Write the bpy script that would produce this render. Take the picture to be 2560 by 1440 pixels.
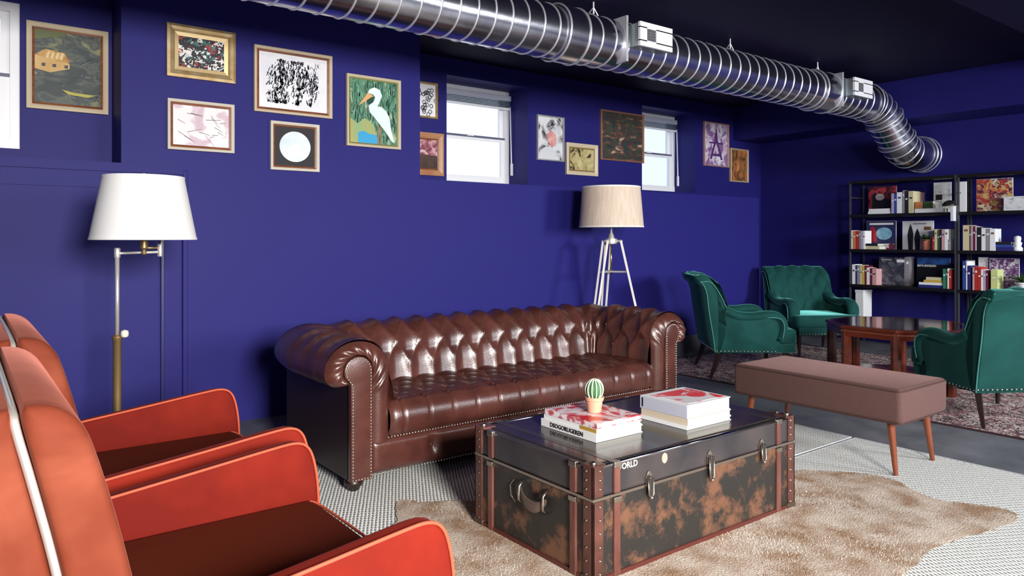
import bpy, bmesh, math, random
import numpy as np
from mathutils import Vector, Matrix, Euler, geometry
PI = math.pi
scene = bpy.context.scene
for o in list(bpy.data.objects): bpy.data.objects.remove(o)
COL = scene.collection
# ------------------------------------------------------------------ camera, world, lights, exposure
F = 1826.0; YAW = math.radians(37.28); HZ = 595.0; EYE = 1.25
S, C = math.sin(YAW), math.cos(YAW)
cam = bpy.data.cameras.new('camera'); cam_o = bpy.data.objects.new('camera', cam); COL.objects.link(cam_o)
cam_o.location = (0, 0, EYE); cam_o.rotation_euler = (PI/2, 0, -YAW)
cam.sensor_width = 36; cam.lens = F/2560*36; cam.shift_y = -(720-HZ)/2560; cam.clip_start = .02
scene.camera = cam_o
scene.view_settings.view_transform = 'Standard'; scene.view_settings.look = 'None'
scene.view_settings.gamma = 1; scene.view_settings.use_curve_mapping = False
scene.view_settings.exposure = 0.0
w = bpy.data.worlds.new('sky'); scene.world = w; w.use_nodes = True
bg = w.node_tree.nodes['Background']; bg.inputs[0].default_value = (.86, .91, 1, 1); bg.inputs[1].default_value = 1.45

def area(name, loc, rot, sx, sy, power, col=(1, .97, .93), spread=180):
    l = bpy.data.lights.new(name, 'AREA'); l.shape = 'RECTANGLE'; l.size = sx; l.size_y = sy
    l.energy = power; l.color = col; l.spread = math.radians(spread)
    o = bpy.data.objects.new(name, l); COL.objects.link(o); o.location = loc; o.rotation_euler = rot
    return o
# key daylight from the window behind the camera; middle and far are added fill
area('daylight_key', (.35, -2.72, 1.95), (math.radians(72), 0, math.radians(-12)), 1.1, 1.2, 218, spread=100)
area('fill_middle', (3.3, -2.72, 1.9), (math.radians(62), 0, 0), 1.5, 1.3, 75, col=(.93, .96, 1), spread=115)
area('fill_far', (6.2, -2.72, 1.9), (math.radians(68), 0, math.radians(-14)), 1.5, 1.3, 190, col=(.93, .96, 1), spread=110)

def ray(px, py=HZ):
    t = (px-1280)/F
    return Vector((S+C*t, C-S*t, (HZ-py)/F))
def onY(px, py, Y):
    r = ray(px, py); k = Y/r.y; return Vector((r.x*k, Y, EYE+r.z*k))
def onX(px, py, X):
    r = ray(px, py); k = X/r.x; return Vector((X, r.y*k, EYE+r.z*k))
def onZ(px, py, Z=0.0):
    r = ray(px, py); k = (Z-EYE)/r.z; return Vector((r.x*k, r.y*k, Z))

# ------------------------------------------------------------------ materials
MATS = {}
def M(name, col=(.5, .5, .5), rough=.5, metal=0.0, col2=None, nscale=8, lo=.35, hi=.65, bump=0, bscale=60,
      sheen=0, coat=0, trans=0, emit=None, estr=0, detail=4, nr=.5, distort=0, spec=.5, vec_scale=None, ior=1.45):
    if name in MATS: return MATS[name]
    m = bpy.data.materials.new(name); m.use_nodes = True; nt = m.node_tree; b = nt.nodes['Principled BSDF']
    b.inputs['Base Color'].default_value = (*col, 1); b.inputs['Roughness'].default_value = rough
    b.inputs['Metallic'].default_value = metal; b.inputs['Specular IOR Level'].default_value = spec
    b.inputs['IOR'].default_value = ior
    if sheen:
        b.inputs['Sheen Weight'].default_value = sheen; b.inputs['Sheen Roughness'].default_value = .35
        b.inputs['Sheen Tint'].default_value = (*[.22+.78*c/max(col) for c in col], 1)
    if coat: b.inputs['Coat Weight'].default_value = coat; b.inputs['Coat Roughness'].default_value = .12
    if trans: b.inputs['Transmission Weight'].default_value = trans
    if emit: b.inputs['Emission Color'].default_value = (*emit, 1); b.inputs['Emission Strength'].default_value = estr
    tc = nt.nodes.new('ShaderNodeTexCoord'); mp = nt.nodes.new('ShaderNodeMapping'); nt.links.new(tc.outputs['Object'], mp.inputs[0])
    if vec_scale: mp.inputs['Scale'].default_value = vec_scale
    if col2 is not None:
        n = nt.nodes.new('ShaderNodeTexNoise'); n.inputs['Scale'].default_value = nscale; n.inputs['Detail'].default_value = detail
        n.inputs['Distortion'].default_value = distort; n.inputs['Roughness'].default_value = nr
        nt.links.new(mp.outputs[0], n.inputs['Vector'])
        r = nt.nodes.new('ShaderNodeValToRGB'); r.color_ramp.elements[0].position = lo; r.color_ramp.elements[1].position = hi
        r.color_ramp.elements[0].color = (*col, 1); r.color_ramp.elements[1].color = (*col2, 1)
        nt.links.new(n.outputs['Fac'], r.inputs[0]); nt.links.new(r.outputs[0], b.inputs['Base Color'])
    if bump:
        n = nt.nodes.new('ShaderNodeTexNoise'); n.inputs['Scale'].default_value = bscale; n.inputs['Detail'].default_value = 3
        nt.links.new(mp.outputs[0], n.inputs['Vector'])
        bp = nt.nodes.new('ShaderNodeBump'); bp.inputs['Strength'].default_value = bump; bp.inputs['Distance'].default_value = .01
        nt.links.new(n.outputs['Fac'], bp.inputs['Height']); nt.links.new(bp.outputs[0], b.inputs['Normal'])
    MATS[name] = m; return m

def art(name, stops, scale=6, kind='noise', vec=(1, 1, 1), distort=1.0, rough=.55, detail=6, seed=0):
    """painted surface: colour ramp driven by a procedural pattern (flat print / paint)"""
    m = bpy.data.materials.new(name); m.use_nodes = True; nt = m.node_tree; b = nt.nodes['Principled BSDF']
    b.inputs['Roughness'].default_value = rough
    tc = nt.nodes.new('ShaderNodeTexCoord'); mp = nt.nodes.new('ShaderNodeMapping'); nt.links.new(tc.outputs['Object'], mp.inputs[0])
    mp.inputs['Scale'].default_value = vec; mp.inputs['Location'].default_value = (seed*1.7, seed*.3, seed*2.1)
    if kind == 'voronoi':
        n = nt.nodes.new('ShaderNodeTexVoronoi'); n.inputs['Scale'].default_value = scale; n.feature = 'F1'
        src = n.outputs['Color']
        ns = nt.nodes.new('ShaderNodeTexNoise'); ns.inputs['Scale'].default_value = scale*.6
        mx = nt.nodes.new('ShaderNodeMixRGB'); mx.inputs[0].default_value = .12*distort
        nt.links.new(mp.outputs[0], ns.inputs['Vector']); nt.links.new(mp.outputs[0], mx.inputs[1]); nt.links.new(ns.outputs['Color'], mx.inputs[2])
        nt.links.new(mx.outputs[0], n.inputs['Vector'])
        sp = nt.nodes.new('ShaderNodeSeparateColor'); nt.links.new(src, sp.inputs[0]); fac = sp.outputs[0]
    else:
        n = nt.nodes.new('ShaderNodeTexNoise'); n.inputs['Scale'].default_value = scale; n.inputs['Detail'].default_value = detail
        n.inputs['Distortion'].default_value = distort; nt.links.new(mp.outputs[0], n.inputs['Vector']); fac = n.outputs['Fac']
    r = nt.nodes.new('ShaderNodeValToRGB'); r.color_ramp.interpolation = 'CONSTANT' if kind == 'voronoi' else 'LINEAR'
    el = r.color_ramp.elements
    while len(el) > 1: el.remove(el[-1])
    for i, (p, c) in enumerate(stops):
        e = el[0] if i == 0 else el.new(p)
        e.position = p; e.color = (*c, 1)
    nt.links.new(fac, r.inputs[0]); nt.links.new(r.outputs[0], b.inputs['Base Color'])
    return m

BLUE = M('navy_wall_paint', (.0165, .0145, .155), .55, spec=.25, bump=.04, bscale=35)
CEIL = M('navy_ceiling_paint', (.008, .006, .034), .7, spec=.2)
WHITE = M('white_paint', (.93, .93, .95), .4)
CONC = M('dark_concrete', (.10, .10, .115), .5, col2=(.19, .19, .21), nscale=3.5, lo=.3, hi=.75, bump=.1, bscale=40)
STEEL = M('galvanised_steel', (.52, .52, .58), .23, 1.0, col2=(.78, .78, .84), nscale=5, lo=.3, hi=.7, bump=.12, bscale=9)
STEELR = M('bright_seam_steel', (.88, .88, .93), .38, .75)
GALV = M('pale_grille_paint', (.75, .76, .8), .5)
BLACK = M('black_metal', (.012, .012, .014), .4)
DGREY = M('grille_dark', (.05, .05, .06), .6)
BRASS = M('brass', (.62, .42, .18), .25, 1.0)
ABRASS = M('aged_brass', (.40, .27, .12), .4, .75)
CHROME = M('polished_nickel', (.86, .83, .76), .34, .7)
GOLD = M('gilt_wood', (.62, .40, .16), .35, .6, col2=(.8, .62, .36), nscale=12)
WOODB = M('brown_wood', (.16, .05, .022), .35, col2=(.26, .09, .04), nscale=6, vec_scale=(1, 1, 6))
PALEF = M('pale_frame', (.72, .6, .42), .45)
CREAMF = M('cream_frame', (.8, .74, .62), .45)
LEATHER = M('brown_leather', (.055, .016, .012), .29, col2=(.09, .028, .02), nscale=7, bump=.10, bscale=130, spec=.8)
LEATHD = M('leather_back', (.016, .006, .005), .45, bump=.1, bscale=90)
NAIL = M('nickel_nail', (.75, .66, .58), .25, 1.0)
GREEN = M('green_velvet', (.005, .046, .040), .8, sheen=.42, spec=.2, col2=(.008, .066, .057), nscale=5)
GREENP = M('green_piping', (.05, .2, .17), .6, sheen=.4)
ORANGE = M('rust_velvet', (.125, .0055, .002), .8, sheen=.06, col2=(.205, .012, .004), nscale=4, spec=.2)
ORLIT = M('rust_velvet_lit_back', (.165, .030, .013), .8, sheen=.2, spec=.2, col2=(.25, .060, .03), nscale=5, distort=1)  # lighter rust velvet: light and sheen on the backs put into the colour
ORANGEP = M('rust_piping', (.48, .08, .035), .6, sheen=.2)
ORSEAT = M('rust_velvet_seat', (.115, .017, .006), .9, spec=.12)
DWOOD = M('dark_wood', (.02, .01, .008), .35)
BENCHF = M('brown_bench_fabric', (.085, .040, .035), .85, sheen=.2, col2=(.12, .060, .052), nscale=200, bump=.25, bscale=300)
BENCHP = M('brown_bench_piping', (.06, .028, .024), .8)
LEGW = M('walnut_leg', (.15, .035, .012), .28, col2=(.22, .055, .02), nscale=5, vec_scale=(4, 4, 1), coat=.4)
MAHOG = M('red_mahogany', (.11, .02, .01), .25, col2=(.19, .038, .018), nscale=5, vec_scale=(1, 1, 4), coat=.5)
MAHOGT = M('polished_tabletop', (.05, .018, .014), .08, coat=.8)
SHADEW = M('white_lampshade', (.86, .85, .83), .8)
SHADEB = M('linen_lampshade', (.66, .52, .40), .85, col2=(.76, .62, .50), nscale=60, vec_scale=(1, 1, .08), bump=.15, bscale=200)
PAGES = M('book_pages', (.80, .78, .72), .8, col2=(.68, .65, .58), nscale=90, vec_scale=(.05, .05, 8))
TERRA = M('terracotta', (.66, .34, .22), .7)
SOIL = M('soil', (.03, .02, .015), .9)
HIDE = M('cowhide_leather', (.32, .19, .11), .85, col2=(.60, .50, .41), nscale=6, lo=.35, hi=.6, detail=6, bump=.5, bscale=120)

# ------------------------------------------------------------------ object helpers
def link(name, me, mat=None, parent=None, loc=None):
    o = bpy.data.objects.new(name, me); COL.objects.link(o)
    if mat is not None and me is not None:
        for m in (mat if isinstance(mat, (list, tuple)) else [mat]): me.materials.append(m)
    if parent: o.parent = parent
    if loc: o.location = loc
    return o
def obj(name, bm, mat, parent=None, smooth=False, world=False, angle=None):
    if world and parent:
        bm.transform(parent.matrix_basis.inverted())
    me = bpy.data.meshes.new(name); bm.normal_update(); bm.to_mesh(me); bm.free()
    if smooth: me.shade_smooth()
    o = link(name, me, mat, parent)
    if smooth and angle:
        me.set_sharp_from_angle(angle=math.radians(angle))
    return o
def tag(o, label=None, cat=None, group=None, kind=None):
    if label: o['label'] = label
    if cat: o['category'] = cat
    if group: o['group'] = group
    if kind: o['kind'] = kind
    return o
def thing(name, label, cat, loc=(0, 0, 0), rotz=0, group=None):
    o = bpy.data.objects.new(name, None); COL.objects.link(o); o.location = loc; o.rotation_euler = (0, 0, rotz)
    o.matrix_basis = Matrix.Translation(loc) @ Matrix.Rotation(rotz, 4, 'Z')
    o.empty_display_size = .1
    return tag(o, label, cat, group)
def copy_thing(o, parent=None):
    c = o.copy(); COL.objects.link(c)
    if parent: c.parent = parent
    for ch in list(o.children): copy_thing(ch, c)
    return c
def box(x0, x1, y0, y1, z0, z1, bm=None, bev=0, seg=2):
    new = bmesh.new()
    r = bmesh.ops.create_cube(new, size=1)
    for v in new.verts:
        v.co = Vector(((x0+x1)/2+v.co.x*(x1-x0), (y0+y1)/2+v.co.y*(y1-y0), (z0+z1)/2+v.co.z*(z1-z0)))
    if bev: bmesh.ops.bevel(new, geom=list(new.edges), offset=bev, segments=seg, affect='EDGES', profile=.5)
    if bm is None: return new
    me = bpy.data.meshes.new('t'); new.to_mesh(me); bm.from_mesh(me); bpy.data.meshes.remove(me); new.free()
    return bm
def grid(P, bm=None, close_u=False, close_v=False, flip=False):
    bm = bm or bmesh.new(); nu, nv = len(P), len(P[0])
    V = [[bm.verts.new(p) for p in row] for row in P]
    for i in range(nu if close_u else nu-1):
        for j in range(nv if close_v else nv-1):
            a, b, c, d = V[i][j], V[(i+1) % nu][j], V[(i+1) % nu][(j+1) % nv], V[i][(j+1) % nv]
            try: bm.faces.new((a, d, c, b) if flip else (a, b, c, d))
            except ValueError: pass
    return bm
def tube(pts, r, seg=8, bm=None, caps=True):
    """round bar through pts; r number or list"""
    bm = bm or bmesh.new(); pts = [Vector(p) for p in pts]; n = len(pts)
    rs = r if isinstance(r, (list, tuple)) else [r]*n
    rings = []; up = None
    for i, p in enumerate(pts):
        d = (pts[min(i+1, n-1)]-pts[max(i-1, 0)]).normalized()
        if up is None: up = Vector((0, 0, 1)) if abs(d.z) < .9 else Vector((1, 0, 0))
        a = d.cross(up).normalized(); b = a.cross(d).normalized(); up = b
        rings.append([bm.verts.new(p+(a*math.cos(2*PI*k/seg)+b*math.sin(2*PI*k/seg))*rs[i]) for k in range(seg)])
    for i in range(n-1):
        for k in range(seg):
            bm.faces.new((rings[i][k], rings[i][(k+1) % seg], rings[i+1][(k+1) % seg], rings[i+1][k]))
    if caps:
        bm.faces.new(rings[0][::-1]); bm.faces.new(rings[-1])
    return bm
def lathe(prof, seg=24, c=(0, 0, 0), bm=None, caps=True):
    bm = bm or bmesh.new()
    rings = [[bm.verts.new((c[0]+r*math.cos(2*PI*k/seg), c[1]+r*math.sin(2*PI*k/seg), c[2]+z)) for k in range(seg)] for r, z in prof]
    for i in range(len(prof)-1):
        for k in range(seg):
            bm.faces.new((rings[i][k], rings[i][(k+1) % seg], rings[i+1][(k+1) % seg], rings[i+1][k]))
    if caps:
        bm.faces.new(rings[0][::-1]); bm.faces.new(rings[-1])
    return bm
def prism(outline, a, b, axis='y', bm=None, bev=0, seg=2):
    """outline (u,v) extruded a..b. axis y: (x,z) plane; x: (y,z) plane; z: (x,y) plane"""
    new = bmesh.new()
    f = {'y': lambda u, v, t: (u, t, v), 'x': lambda u, v, t: (t, u, v), 'z': lambda u, v, t: (u, v, t)}[axis]
    A = [new.verts.new(f(u, v, a)) for u, v in outline]; B = [new.verts.new(f(u, v, b)) for u, v in outline]; n = len(A)
    new.faces.new(A); new.faces.new(B[::-1])
    for i in range(n): new.faces.new((A[i], B[i], B[(i+1) % n], A[(i+1) % n]))
    bmesh.ops.recalc_face_normals(new, faces=new.faces)
    if bev:
        cap = {e for fc in new.faces if len(fc.verts) == n for e in fc.edges}
        bmesh.ops.bevel(new, geom=list(cap), offset=bev, segments=seg, affect='EDGES', profile=.5)
    if bm is None: return new
    me = bpy.data.meshes.new('t'); new.to_mesh(me); bm.from_mesh(me); bpy.data.meshes.remove(me); new.free()
    return bm
def soft_prism(outline, a, b, r, seg=4, axis='y', step=.016):
    pts, L = resample(list(outline)+[outline[0]], max(12, int(sum(math.dist(p, q) for p, q in zip(outline, outline[1:]))/step))); pts = pts[:-1]
    n = len(pts); ar = sum(pts[i][0]*pts[(i+1) % n][1]-pts[(i+1) % n][0]*pts[i][1] for i in range(n)); sg = 1 if ar > 0 else -1
    N = []
    for i in range(n):
        p, q = pts[i-2], pts[(i+2) % n]; d = Vector((q[0]-p[0], q[1]-p[1])).normalized(); N.append((-d.y*sg, d.x*sg))
    R = []
    for k in range(seg+1):
        t = PI/2*k/seg; R.append((r*(1-math.sin(t)), a+r*(1-math.cos(t))))
    R += [(i, b-(y-a)) for i, y in R[::-1]]
    rows = [[(p[0]+m[0]*i, y, p[1]+m[1]*i) for p, m in zip(pts, N)] for i, y in R]
    bm = grid(rows, close_v=True); bm.verts.ensure_lookup_table()
    bm.faces.new([bm.verts[k] for k in range(n)]); bm.faces.new([bm.verts[(len(rows)-1)*n+k] for k in range(n)])
    bmesh.ops.recalc_face_normals(bm, faces=bm.faces); return bm
def arc(cx, cz, r, a0, a1, n, rz=None):
    rz = rz or r
    return [(cx+r*math.cos(math.radians(a0+(a1-a0)*i/n)), cz+rz*math.sin(math.radians(a0+(a1-a0)*i/n))) for i in range(n+1)]
def resample(pts, n):
    P = np.array(pts, float); d = np.r_[0, np.cumsum(np.linalg.norm(np.diff(P, axis=0), axis=1))]
    t = np.linspace(0, d[-1], n); return [tuple(np.interp(x, d, P[:, k]) for k in range(P.shape[1])) for x in t], d[-1]
def smooth_path(pts, it=2):
    for _ in range(it):
        q = [pts[0]]
        for a, b in zip(pts[:-1], pts[1:]):
            a, b = Vector(a), Vector(b); q += [tuple(a*.75+b*.25), tuple(a*.25+b*.75)]
        q.append(pts[-1]); pts = q
    return pts
def nails(points, r, nrm, bm=None, seg=6):
    bm = bm or bmesh.new(); nrm = Vector(nrm).normalized()
    a = nrm.orthogonal().normalized(); b = nrm.cross(a)
    for p in points:
        p = Vector(p)
        R = [bm.verts.new(p+(a*math.cos(2*PI*k/seg)+b*math.sin(2*PI*k/seg))*r) for k in range(seg)]
        R2 = [bm.verts.new(p+nrm*r*.6+(a*math.cos(2*PI*k/seg)+b*math.sin(2*PI*k/seg))*r*.6) for k in range(seg)]
        t = bm.verts.new(p+nrm*r*.85)
        for k in range(seg):
            bm.faces.new((R[k], R[(k+1) % seg], R2[(k+1) % seg], R2[k])); bm.faces.new((R2[k], R2[(k+1) % seg], t))
    return bm
def along(path, step):
    P = [Vector(p) for p in path]; out = []; acc = 0
    L = [0]
    for a, b in zip(P[:-1], P[1:]): L.append(L[-1]+(b-a).length)
    n = max(1, int(L[-1]/step))
    for k in range(n+1):
        s = L[-1]*k/n
        for i in range(len(L)-1):
            if s <= L[i+1]+1e-9:
                t = (s-L[i])/max(1e-9, L[i+1]-L[i]); out.append(P[i].lerp(P[i+1], t)); break
    return out
def tuft(s, w, rows):
    """pillow height 0..1 of diamond tufting; s in button columns, w in button rows (clamped = pleats)"""
    ww = min(max(w, 0), rows)
    a, b = s-ww/2, s+ww/2
    h = (abs(math.sin(PI*a))*abs(math.sin(PI*b)))**.33
    # button pits
    k = round(ww); q = s-k/2; ds = q-round(q); dw = w-k
    pit = math.exp(-((ds*3.6)**2+(dw*2.6)**2))
    return h*.75+.25*(1-pit)
def tufted(P, Hh, bm=None, flip=False):
    """displace grid P (list of rows of Vector) along its normals by Hh"""
    A = np.array([[list(p) for p in r] for r in P]); H = np.array(Hh)
    du = np.gradient(A, axis=0); dv = np.gradient(A, axis=1); N = np.cross(du, dv)
    N /= np.maximum(np.linalg.norm(N, axis=2, keepdims=True), 1e-9)
    if flip: N = -N
    A = A+N*H[..., None]
    return grid([[tuple(p) for p in r] for r in A], bm, flip=flip), A
def button(bm, p, n, r=.011):
    return nails([Vector(p)], r, n, bm, seg=8)
def text_mesh(txt, size, mat, parent, M4, name='lettering', depth=.0006, bold=True):
    cu = bpy.data.curves.new('t', 'FONT'); cu.body = txt; cu.size = size; cu.extrude = depth
    cu.align_x = 'CENTER'; cu.align_y = 'CENTER'; cu.resolution_u = 2
    if bold: cu.offset = size*.02
    o = bpy.data.objects.new('t', cu); COL.objects.link(o)
    dg = bpy.context.evaluated_depsgraph_get(); me = bpy.data.meshes.new_from_object(o.evaluated_get(dg))
    bpy.data.objects.remove(o); me.transform(M4); me.name = name; me.materials.clear()
    return link(name, me, mat, parent)
def poly(pts, y, mat, parent, name, th=.002):
    """flat painted patch on a picture: outline in picture (x,z), facing -y"""
    bm = prism(pts, y-th, y, 'y')
    return obj(name, bm, mat, parent)
# ------------------------------------------------------------------ room shell
Y0, YL, YR, XF, YB, XW, ZC = 5.09, 5.43, 5.95, 8.85, -2.8, -1.6, 2.98
X_STEPL = .818; X_STEPR = onY(1050, 400, Y0).x
ZL = 1.715   # ledge height
def struct(name, bm, mat, label=None, parent=None):
    o = obj(name, bm, mat, parent)
    if not parent: o['kind'] = 'structure'
    if label: o['label'] = label
    return o
struct('floor', box(XW-.2, XF+.2, YB-.2, YR+.5, -.1, 0), CONC)
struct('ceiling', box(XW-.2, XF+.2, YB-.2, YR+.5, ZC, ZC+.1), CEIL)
def wall_with_openings(bm, x0, x1, y0, y1, z0, z1, ops):
    xs = x0
    for (a, b, c, d) in sorted(ops):
        box(xs, a, y0, y1, z0, z1, bm); box(a, b, y0, y1, z0, c, bm); box(a, b, y0, y1, d, z1, bm); xs = b
    box(xs, x1, y0, y1, z0, z1, bm); return bm
W2 = (3.742, 4.739, 1.80, 2.815); W3 = (6.464, 7.44, 1.82, 2.82); W1 = (-.62, .314, 1.80, 2.70)
# left wall: thick lower part and pier, recess on the left, deeper stretch with the windows on the right
bm = box(XW-.1, X_STEPL, Y0, YL, 0, ZL); box(X_STEPL, X_STEPR, Y0, YR+.4, 0, ZC, bm)
box(X_STEPR, 7.53, Y0, YR+.01, 0, 1.722, bm)
wall_with_openings(bm, XW-.1, X_STEPL, YL, YL+.2, 0, ZC, [W1])
wall_with_openings(bm, X_STEPR, XF+.1, YR, YR+.4, 0, ZC, [W2, W3])
struct('wall_left', bm, BLUE, 'navy blue wall carrying the framed pictures and windows')
bm = box(XF, XF+.15, YB, YR, 0, ZC)
struct('wall_far', bm, BLUE, 'dark navy wall behind the bookcases')
struct('wall_end', box(XW-.15, XW, YB, YL, 0, ZC), BLUE)
bk = [(-.2, .9, 1.3, 2.6), (2.5, 4.1, 1.2, 2.6), (5.4, 7.0, 1.2, 2.6)]  # first opening carries the key daylight; other two unseen, added for fill
struct('wall_back', wall_with_openings(bmesh.new(), XW-.1, XF+.1, YB-.2, YB, 0, ZC, bk), BLUE)
# soffit over the far wall, beam on the ceiling
struct('trim_1', box(XF-.62, XF, YB, YR, 2.55, ZC), BLUE, 'boxed soffit along the top of the far wall')
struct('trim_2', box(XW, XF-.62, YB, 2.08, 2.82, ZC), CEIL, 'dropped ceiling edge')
# raised panel trim round the lower left wall
bm = box(XW, 1.172, Y0-.012, Y0, 1.56, ZL-.003); struct('trim_3', bm, BLUE, 'flat horizontal band under the ledge')
struct('trim_4', box(XW, 1.172, Y0-.03, Y0, ZL-.055, ZL), BLUE, 'ledge moulding on the lower wall')
struct('trim_5', box(1.172, 1.203, Y0-.025, Y0, 0, ZL-.03, bev=.004), BLUE, 'vertical strip on the wall right of the white lamp')
xc = onY(405, 700, Y0).x
struct('trim_6', box(xc-.011, xc+.011, Y0-.022, Y0, 0, ZL-.06, bev=.004), M('navy_gloss', (.02, .02, .12), .3), 'thin painted pipe running down the wall')
struct('baseboard_left', box(4.45, 7.53, Y0-.035, Y0, 0, .21, bev=.004), M('grey_base', (.10, .10, .115), .6), 'grey concrete kerb along the foot of the wall')

def sash_window(name, op, yg, parent_label, upper_tint, lower_tint, blind=True, wand=True):
    x0, x1, z0, z1 = op; f = .05
    root = bpy.data.objects.new(name, None); COL.objects.link(root); root.location = (x0, yg, z0)
    root.matrix_basis = Matrix.Translation((x0, yg, z0)); tag(root, parent_label, None, None, 'structure')
    def fr(a, b, c, d, y, t, wdt):
        bm = box(a, b, y, y+t, c, c+wdt); box(a, b, y, y+t, d-wdt, d, bm); box(a, a+wdt, y, y+t, c+wdt, d-wdt, bm); box(b-wdt, b, y, y+t, c+wdt, d-wdt, bm); return bm
    obj('window_frame', fr(x0, x1, z0, z1, yg, .09, f), WHITE, root, world=True)
    zm = z0+(z1-z0)*.49
    us = obj('upper_sash', fr(x0+f, x1-f, zm-.02, z1-f, yg+.045, .03, .045), WHITE, root, world=True)
    ls = obj('lower_sash', fr(x0+f, x1-f, z0+f, zm+.025, yg+.01, .03, .05), WHITE, root, world=True)
    p1 = bmesh.new(); box(x0+f+.04, x1-f-.04, yg+.055, yg+.061, zm+.02, z1-f-.04, p1); p1.transform(root.matrix_basis.inverted())
    pu = obj('pane', p1, upper_tint, us)
    p2 = bmesh.new(); box(x0+f+.045, x1-f-.045, yg+.02, yg+.026, z0+f+.045, zm-.02, p2); p2.transform(root.matrix_basis.inverted())
    obj('pane', p2, lower_tint, ls)
    b = box((x0+x1)/2-.04, (x0+x1)/2+.04, yg-.004, yg+.01, zm+.012, zm+.03); b.transform(root.matrix_basis.inverted())
    obj('sash_lock', b, WHITE, ls)
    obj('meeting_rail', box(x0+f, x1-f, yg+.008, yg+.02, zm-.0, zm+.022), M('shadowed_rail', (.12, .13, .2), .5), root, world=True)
    return root
GL1 = M('hazy_glass_upper', (.88, .89, .95), .55, trans=1, ior=1.1)
GL2 = M('hazy_glass_lower', (.98, .98, 1), .5, trans=1, ior=1.1)
GL3 = M('hazy_glass_blue', (.74, .80, .93), .55, trans=1, ior=1.1)
sash_window('window_1', W1, YL+.02, 'white sash window at the left edge of the wall', GL2, GL2)
sash_window('window_2', W2, YR+.33, 'larger white sash window right of the pier, bright panes', GL1, GL2)
sash_window('window_3', W3, YR+.33, 'farther white sash window above the tripod lamp, bluish panes', GL3, GL3)
for i, (a, b, c, d) in enumerate(bk):
    r = sash_window('window_%d' % (4+i), (a, b, c, d), YB-.18, None, GL2, GL2)  # the last two are unseen windows added with the fill lights
def blind(op, yg, label):
    x0, x1, z0, z1 = op
    t = thing('raised_blind', label, 'blind', (x0, yg, z1-.08), group='raised blinds in the window recesses')
    obj('headrail', box(x0+.01, x1-.01, yg-.045, yg, z1-.105, z1-.05, bev=.004), M('blind_rail', (.55, .57, .68), .4), t, world=True)
    obj('bottom_rail', box(x0+.01, x1-.02, yg-.045, yg-.01, z1-.20, z1-.18), WHITE, t, world=True)
    bm = bmesh.new()
    for k in range(5): box(x0+.015, x1-.025, yg-.044, yg-.012, z1-.175+k*.014, z1-.169+k*.014, bm)
    tag(obj('slat_stack', bm, M('blind_slats', (.10, .14, .2), .5), t, world=True), kind='stuff')
    xw = x1-.03
    obj('wand', tube([(xw, yg-.05, z1-.17), (xw+.01, yg-.055, z1-.6), (xw+.015, yg-.055, z1-.78)], .008, 6), M('clear_wand', (.55, .6, .68), .2), t, world=True)
    obj('wand_handle', box(xw+.005, xw+.03, yg-.066, yg-.045, z1-.9, z1-.77, bev=.004), WHITE, t, world=True)
blind(W2, YR+.32, 'raised white blind in the larger window, wand on its right')
blind(W3, YR+.32, 'raised white blind in the farther window above the tripod lamp')

# ------------------------------------------------------------------ duct
DY, DZ, DR = 3.9, 2.69, .183
P1 = Vector((7.9, 3.9, 2.69)); P2 = Vector((8.33, 3.80, 2.2)); P3 = Vector((XF, 3.80, 2.2))
duct = thing('spiral_duct', 'shiny galvanised spiral air duct hung under the ceiling along the picture wall', 'duct', (-1.2, DY, DZ))
obj('duct_pipe', tube([(-1.2, DY, DZ), (7.72, DY, DZ)], DR, 48), STEEL, duct, True, True, 40)
def bend(a, p, b, r0, n=4):
    a, p, b = Vector(a), Vector(p), Vector(b); out = []
    s = p+(a-p).normalized()*r0; e = p+(b-p).normalized()*r0
    for i in range(n+1):
        t = i/n; out.append(s*(1-t)**2+p*2*t*(1-t)+e*t*t)
    return out
e1 = bend((5, DY, DZ), P1, P2, .2); e2 = bend(P1, P2, P3, .16)
obj('elbow', tube(e1, DR+.002, 48), STEEL, duct, True, True, 25)
obj('drop_pipe', tube([e1[-1], e2[0]], DR, 48), STEEL, duct, True, True, 40)
obj('elbow', tube(e2, DR+.002, 48), STEEL, duct, True, True, 25)
obj('outlet_pipe', tube([e2[-1], P3], DR, 48), STEEL, duct, True, True, 40)
def torus_mesh(R, r, seg=48, rs=6):
    bm = bmesh.new()
    grid([[Vector((r*math.sin(2*PI*j/rs)*1.3, (R+r*math.cos(2*PI*j/rs))*math.cos(2*PI*i/seg), (R+r*math.cos(2*PI*j/rs))*math.sin(2*PI*i/seg))) for j in range(rs)] for i in range(seg)], bm, True, True)
    me = bpy.data.meshes.new('seam_ring'); bm.to_mesh(me); bm.free(); me.shade_smooth(); me.materials.append(STEELR); return me
ring = torus_mesh(DR+.0015, .0052)
def put_ring(me, name, p, d, tilt=0):
    o = link(name, me, None, duct); q = Vector((1, 0, 0)).rotation_difference(Vector(d).normalized())
    o.matrix_basis = Matrix.Translation(Vector(p)-Vector((-1.2, DY, DZ))) @ q.to_matrix().to_4x4() @ Matrix.Rotation(math.radians(tilt), 4, 'Z')
    return o
x = -1.05
while x < 7.6:
    put_ring(ring, 'seam_ring', (x, DY, DZ), (1, 0, 0), 7); x += .1335
for e in (e1, e2):
    for i in range(1, len(e)-1): put_ring(ring, 'seam_ring', e[i], e[i+1]-e[i-1])
for k in range(4):
    t = (k+.5)/4; put_ring(ring, 'seam_ring', e1[-1].lerp(e2[0], t), e2[0]-e1[-1], 5)
bigr = torus_mesh(DR+.016, .0065)
for x in (3.33, 3.51, 6.62, 6.86): put_ring(bigr, 'collar_ring', (x, DY, DZ), (1, 0, 0))
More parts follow.
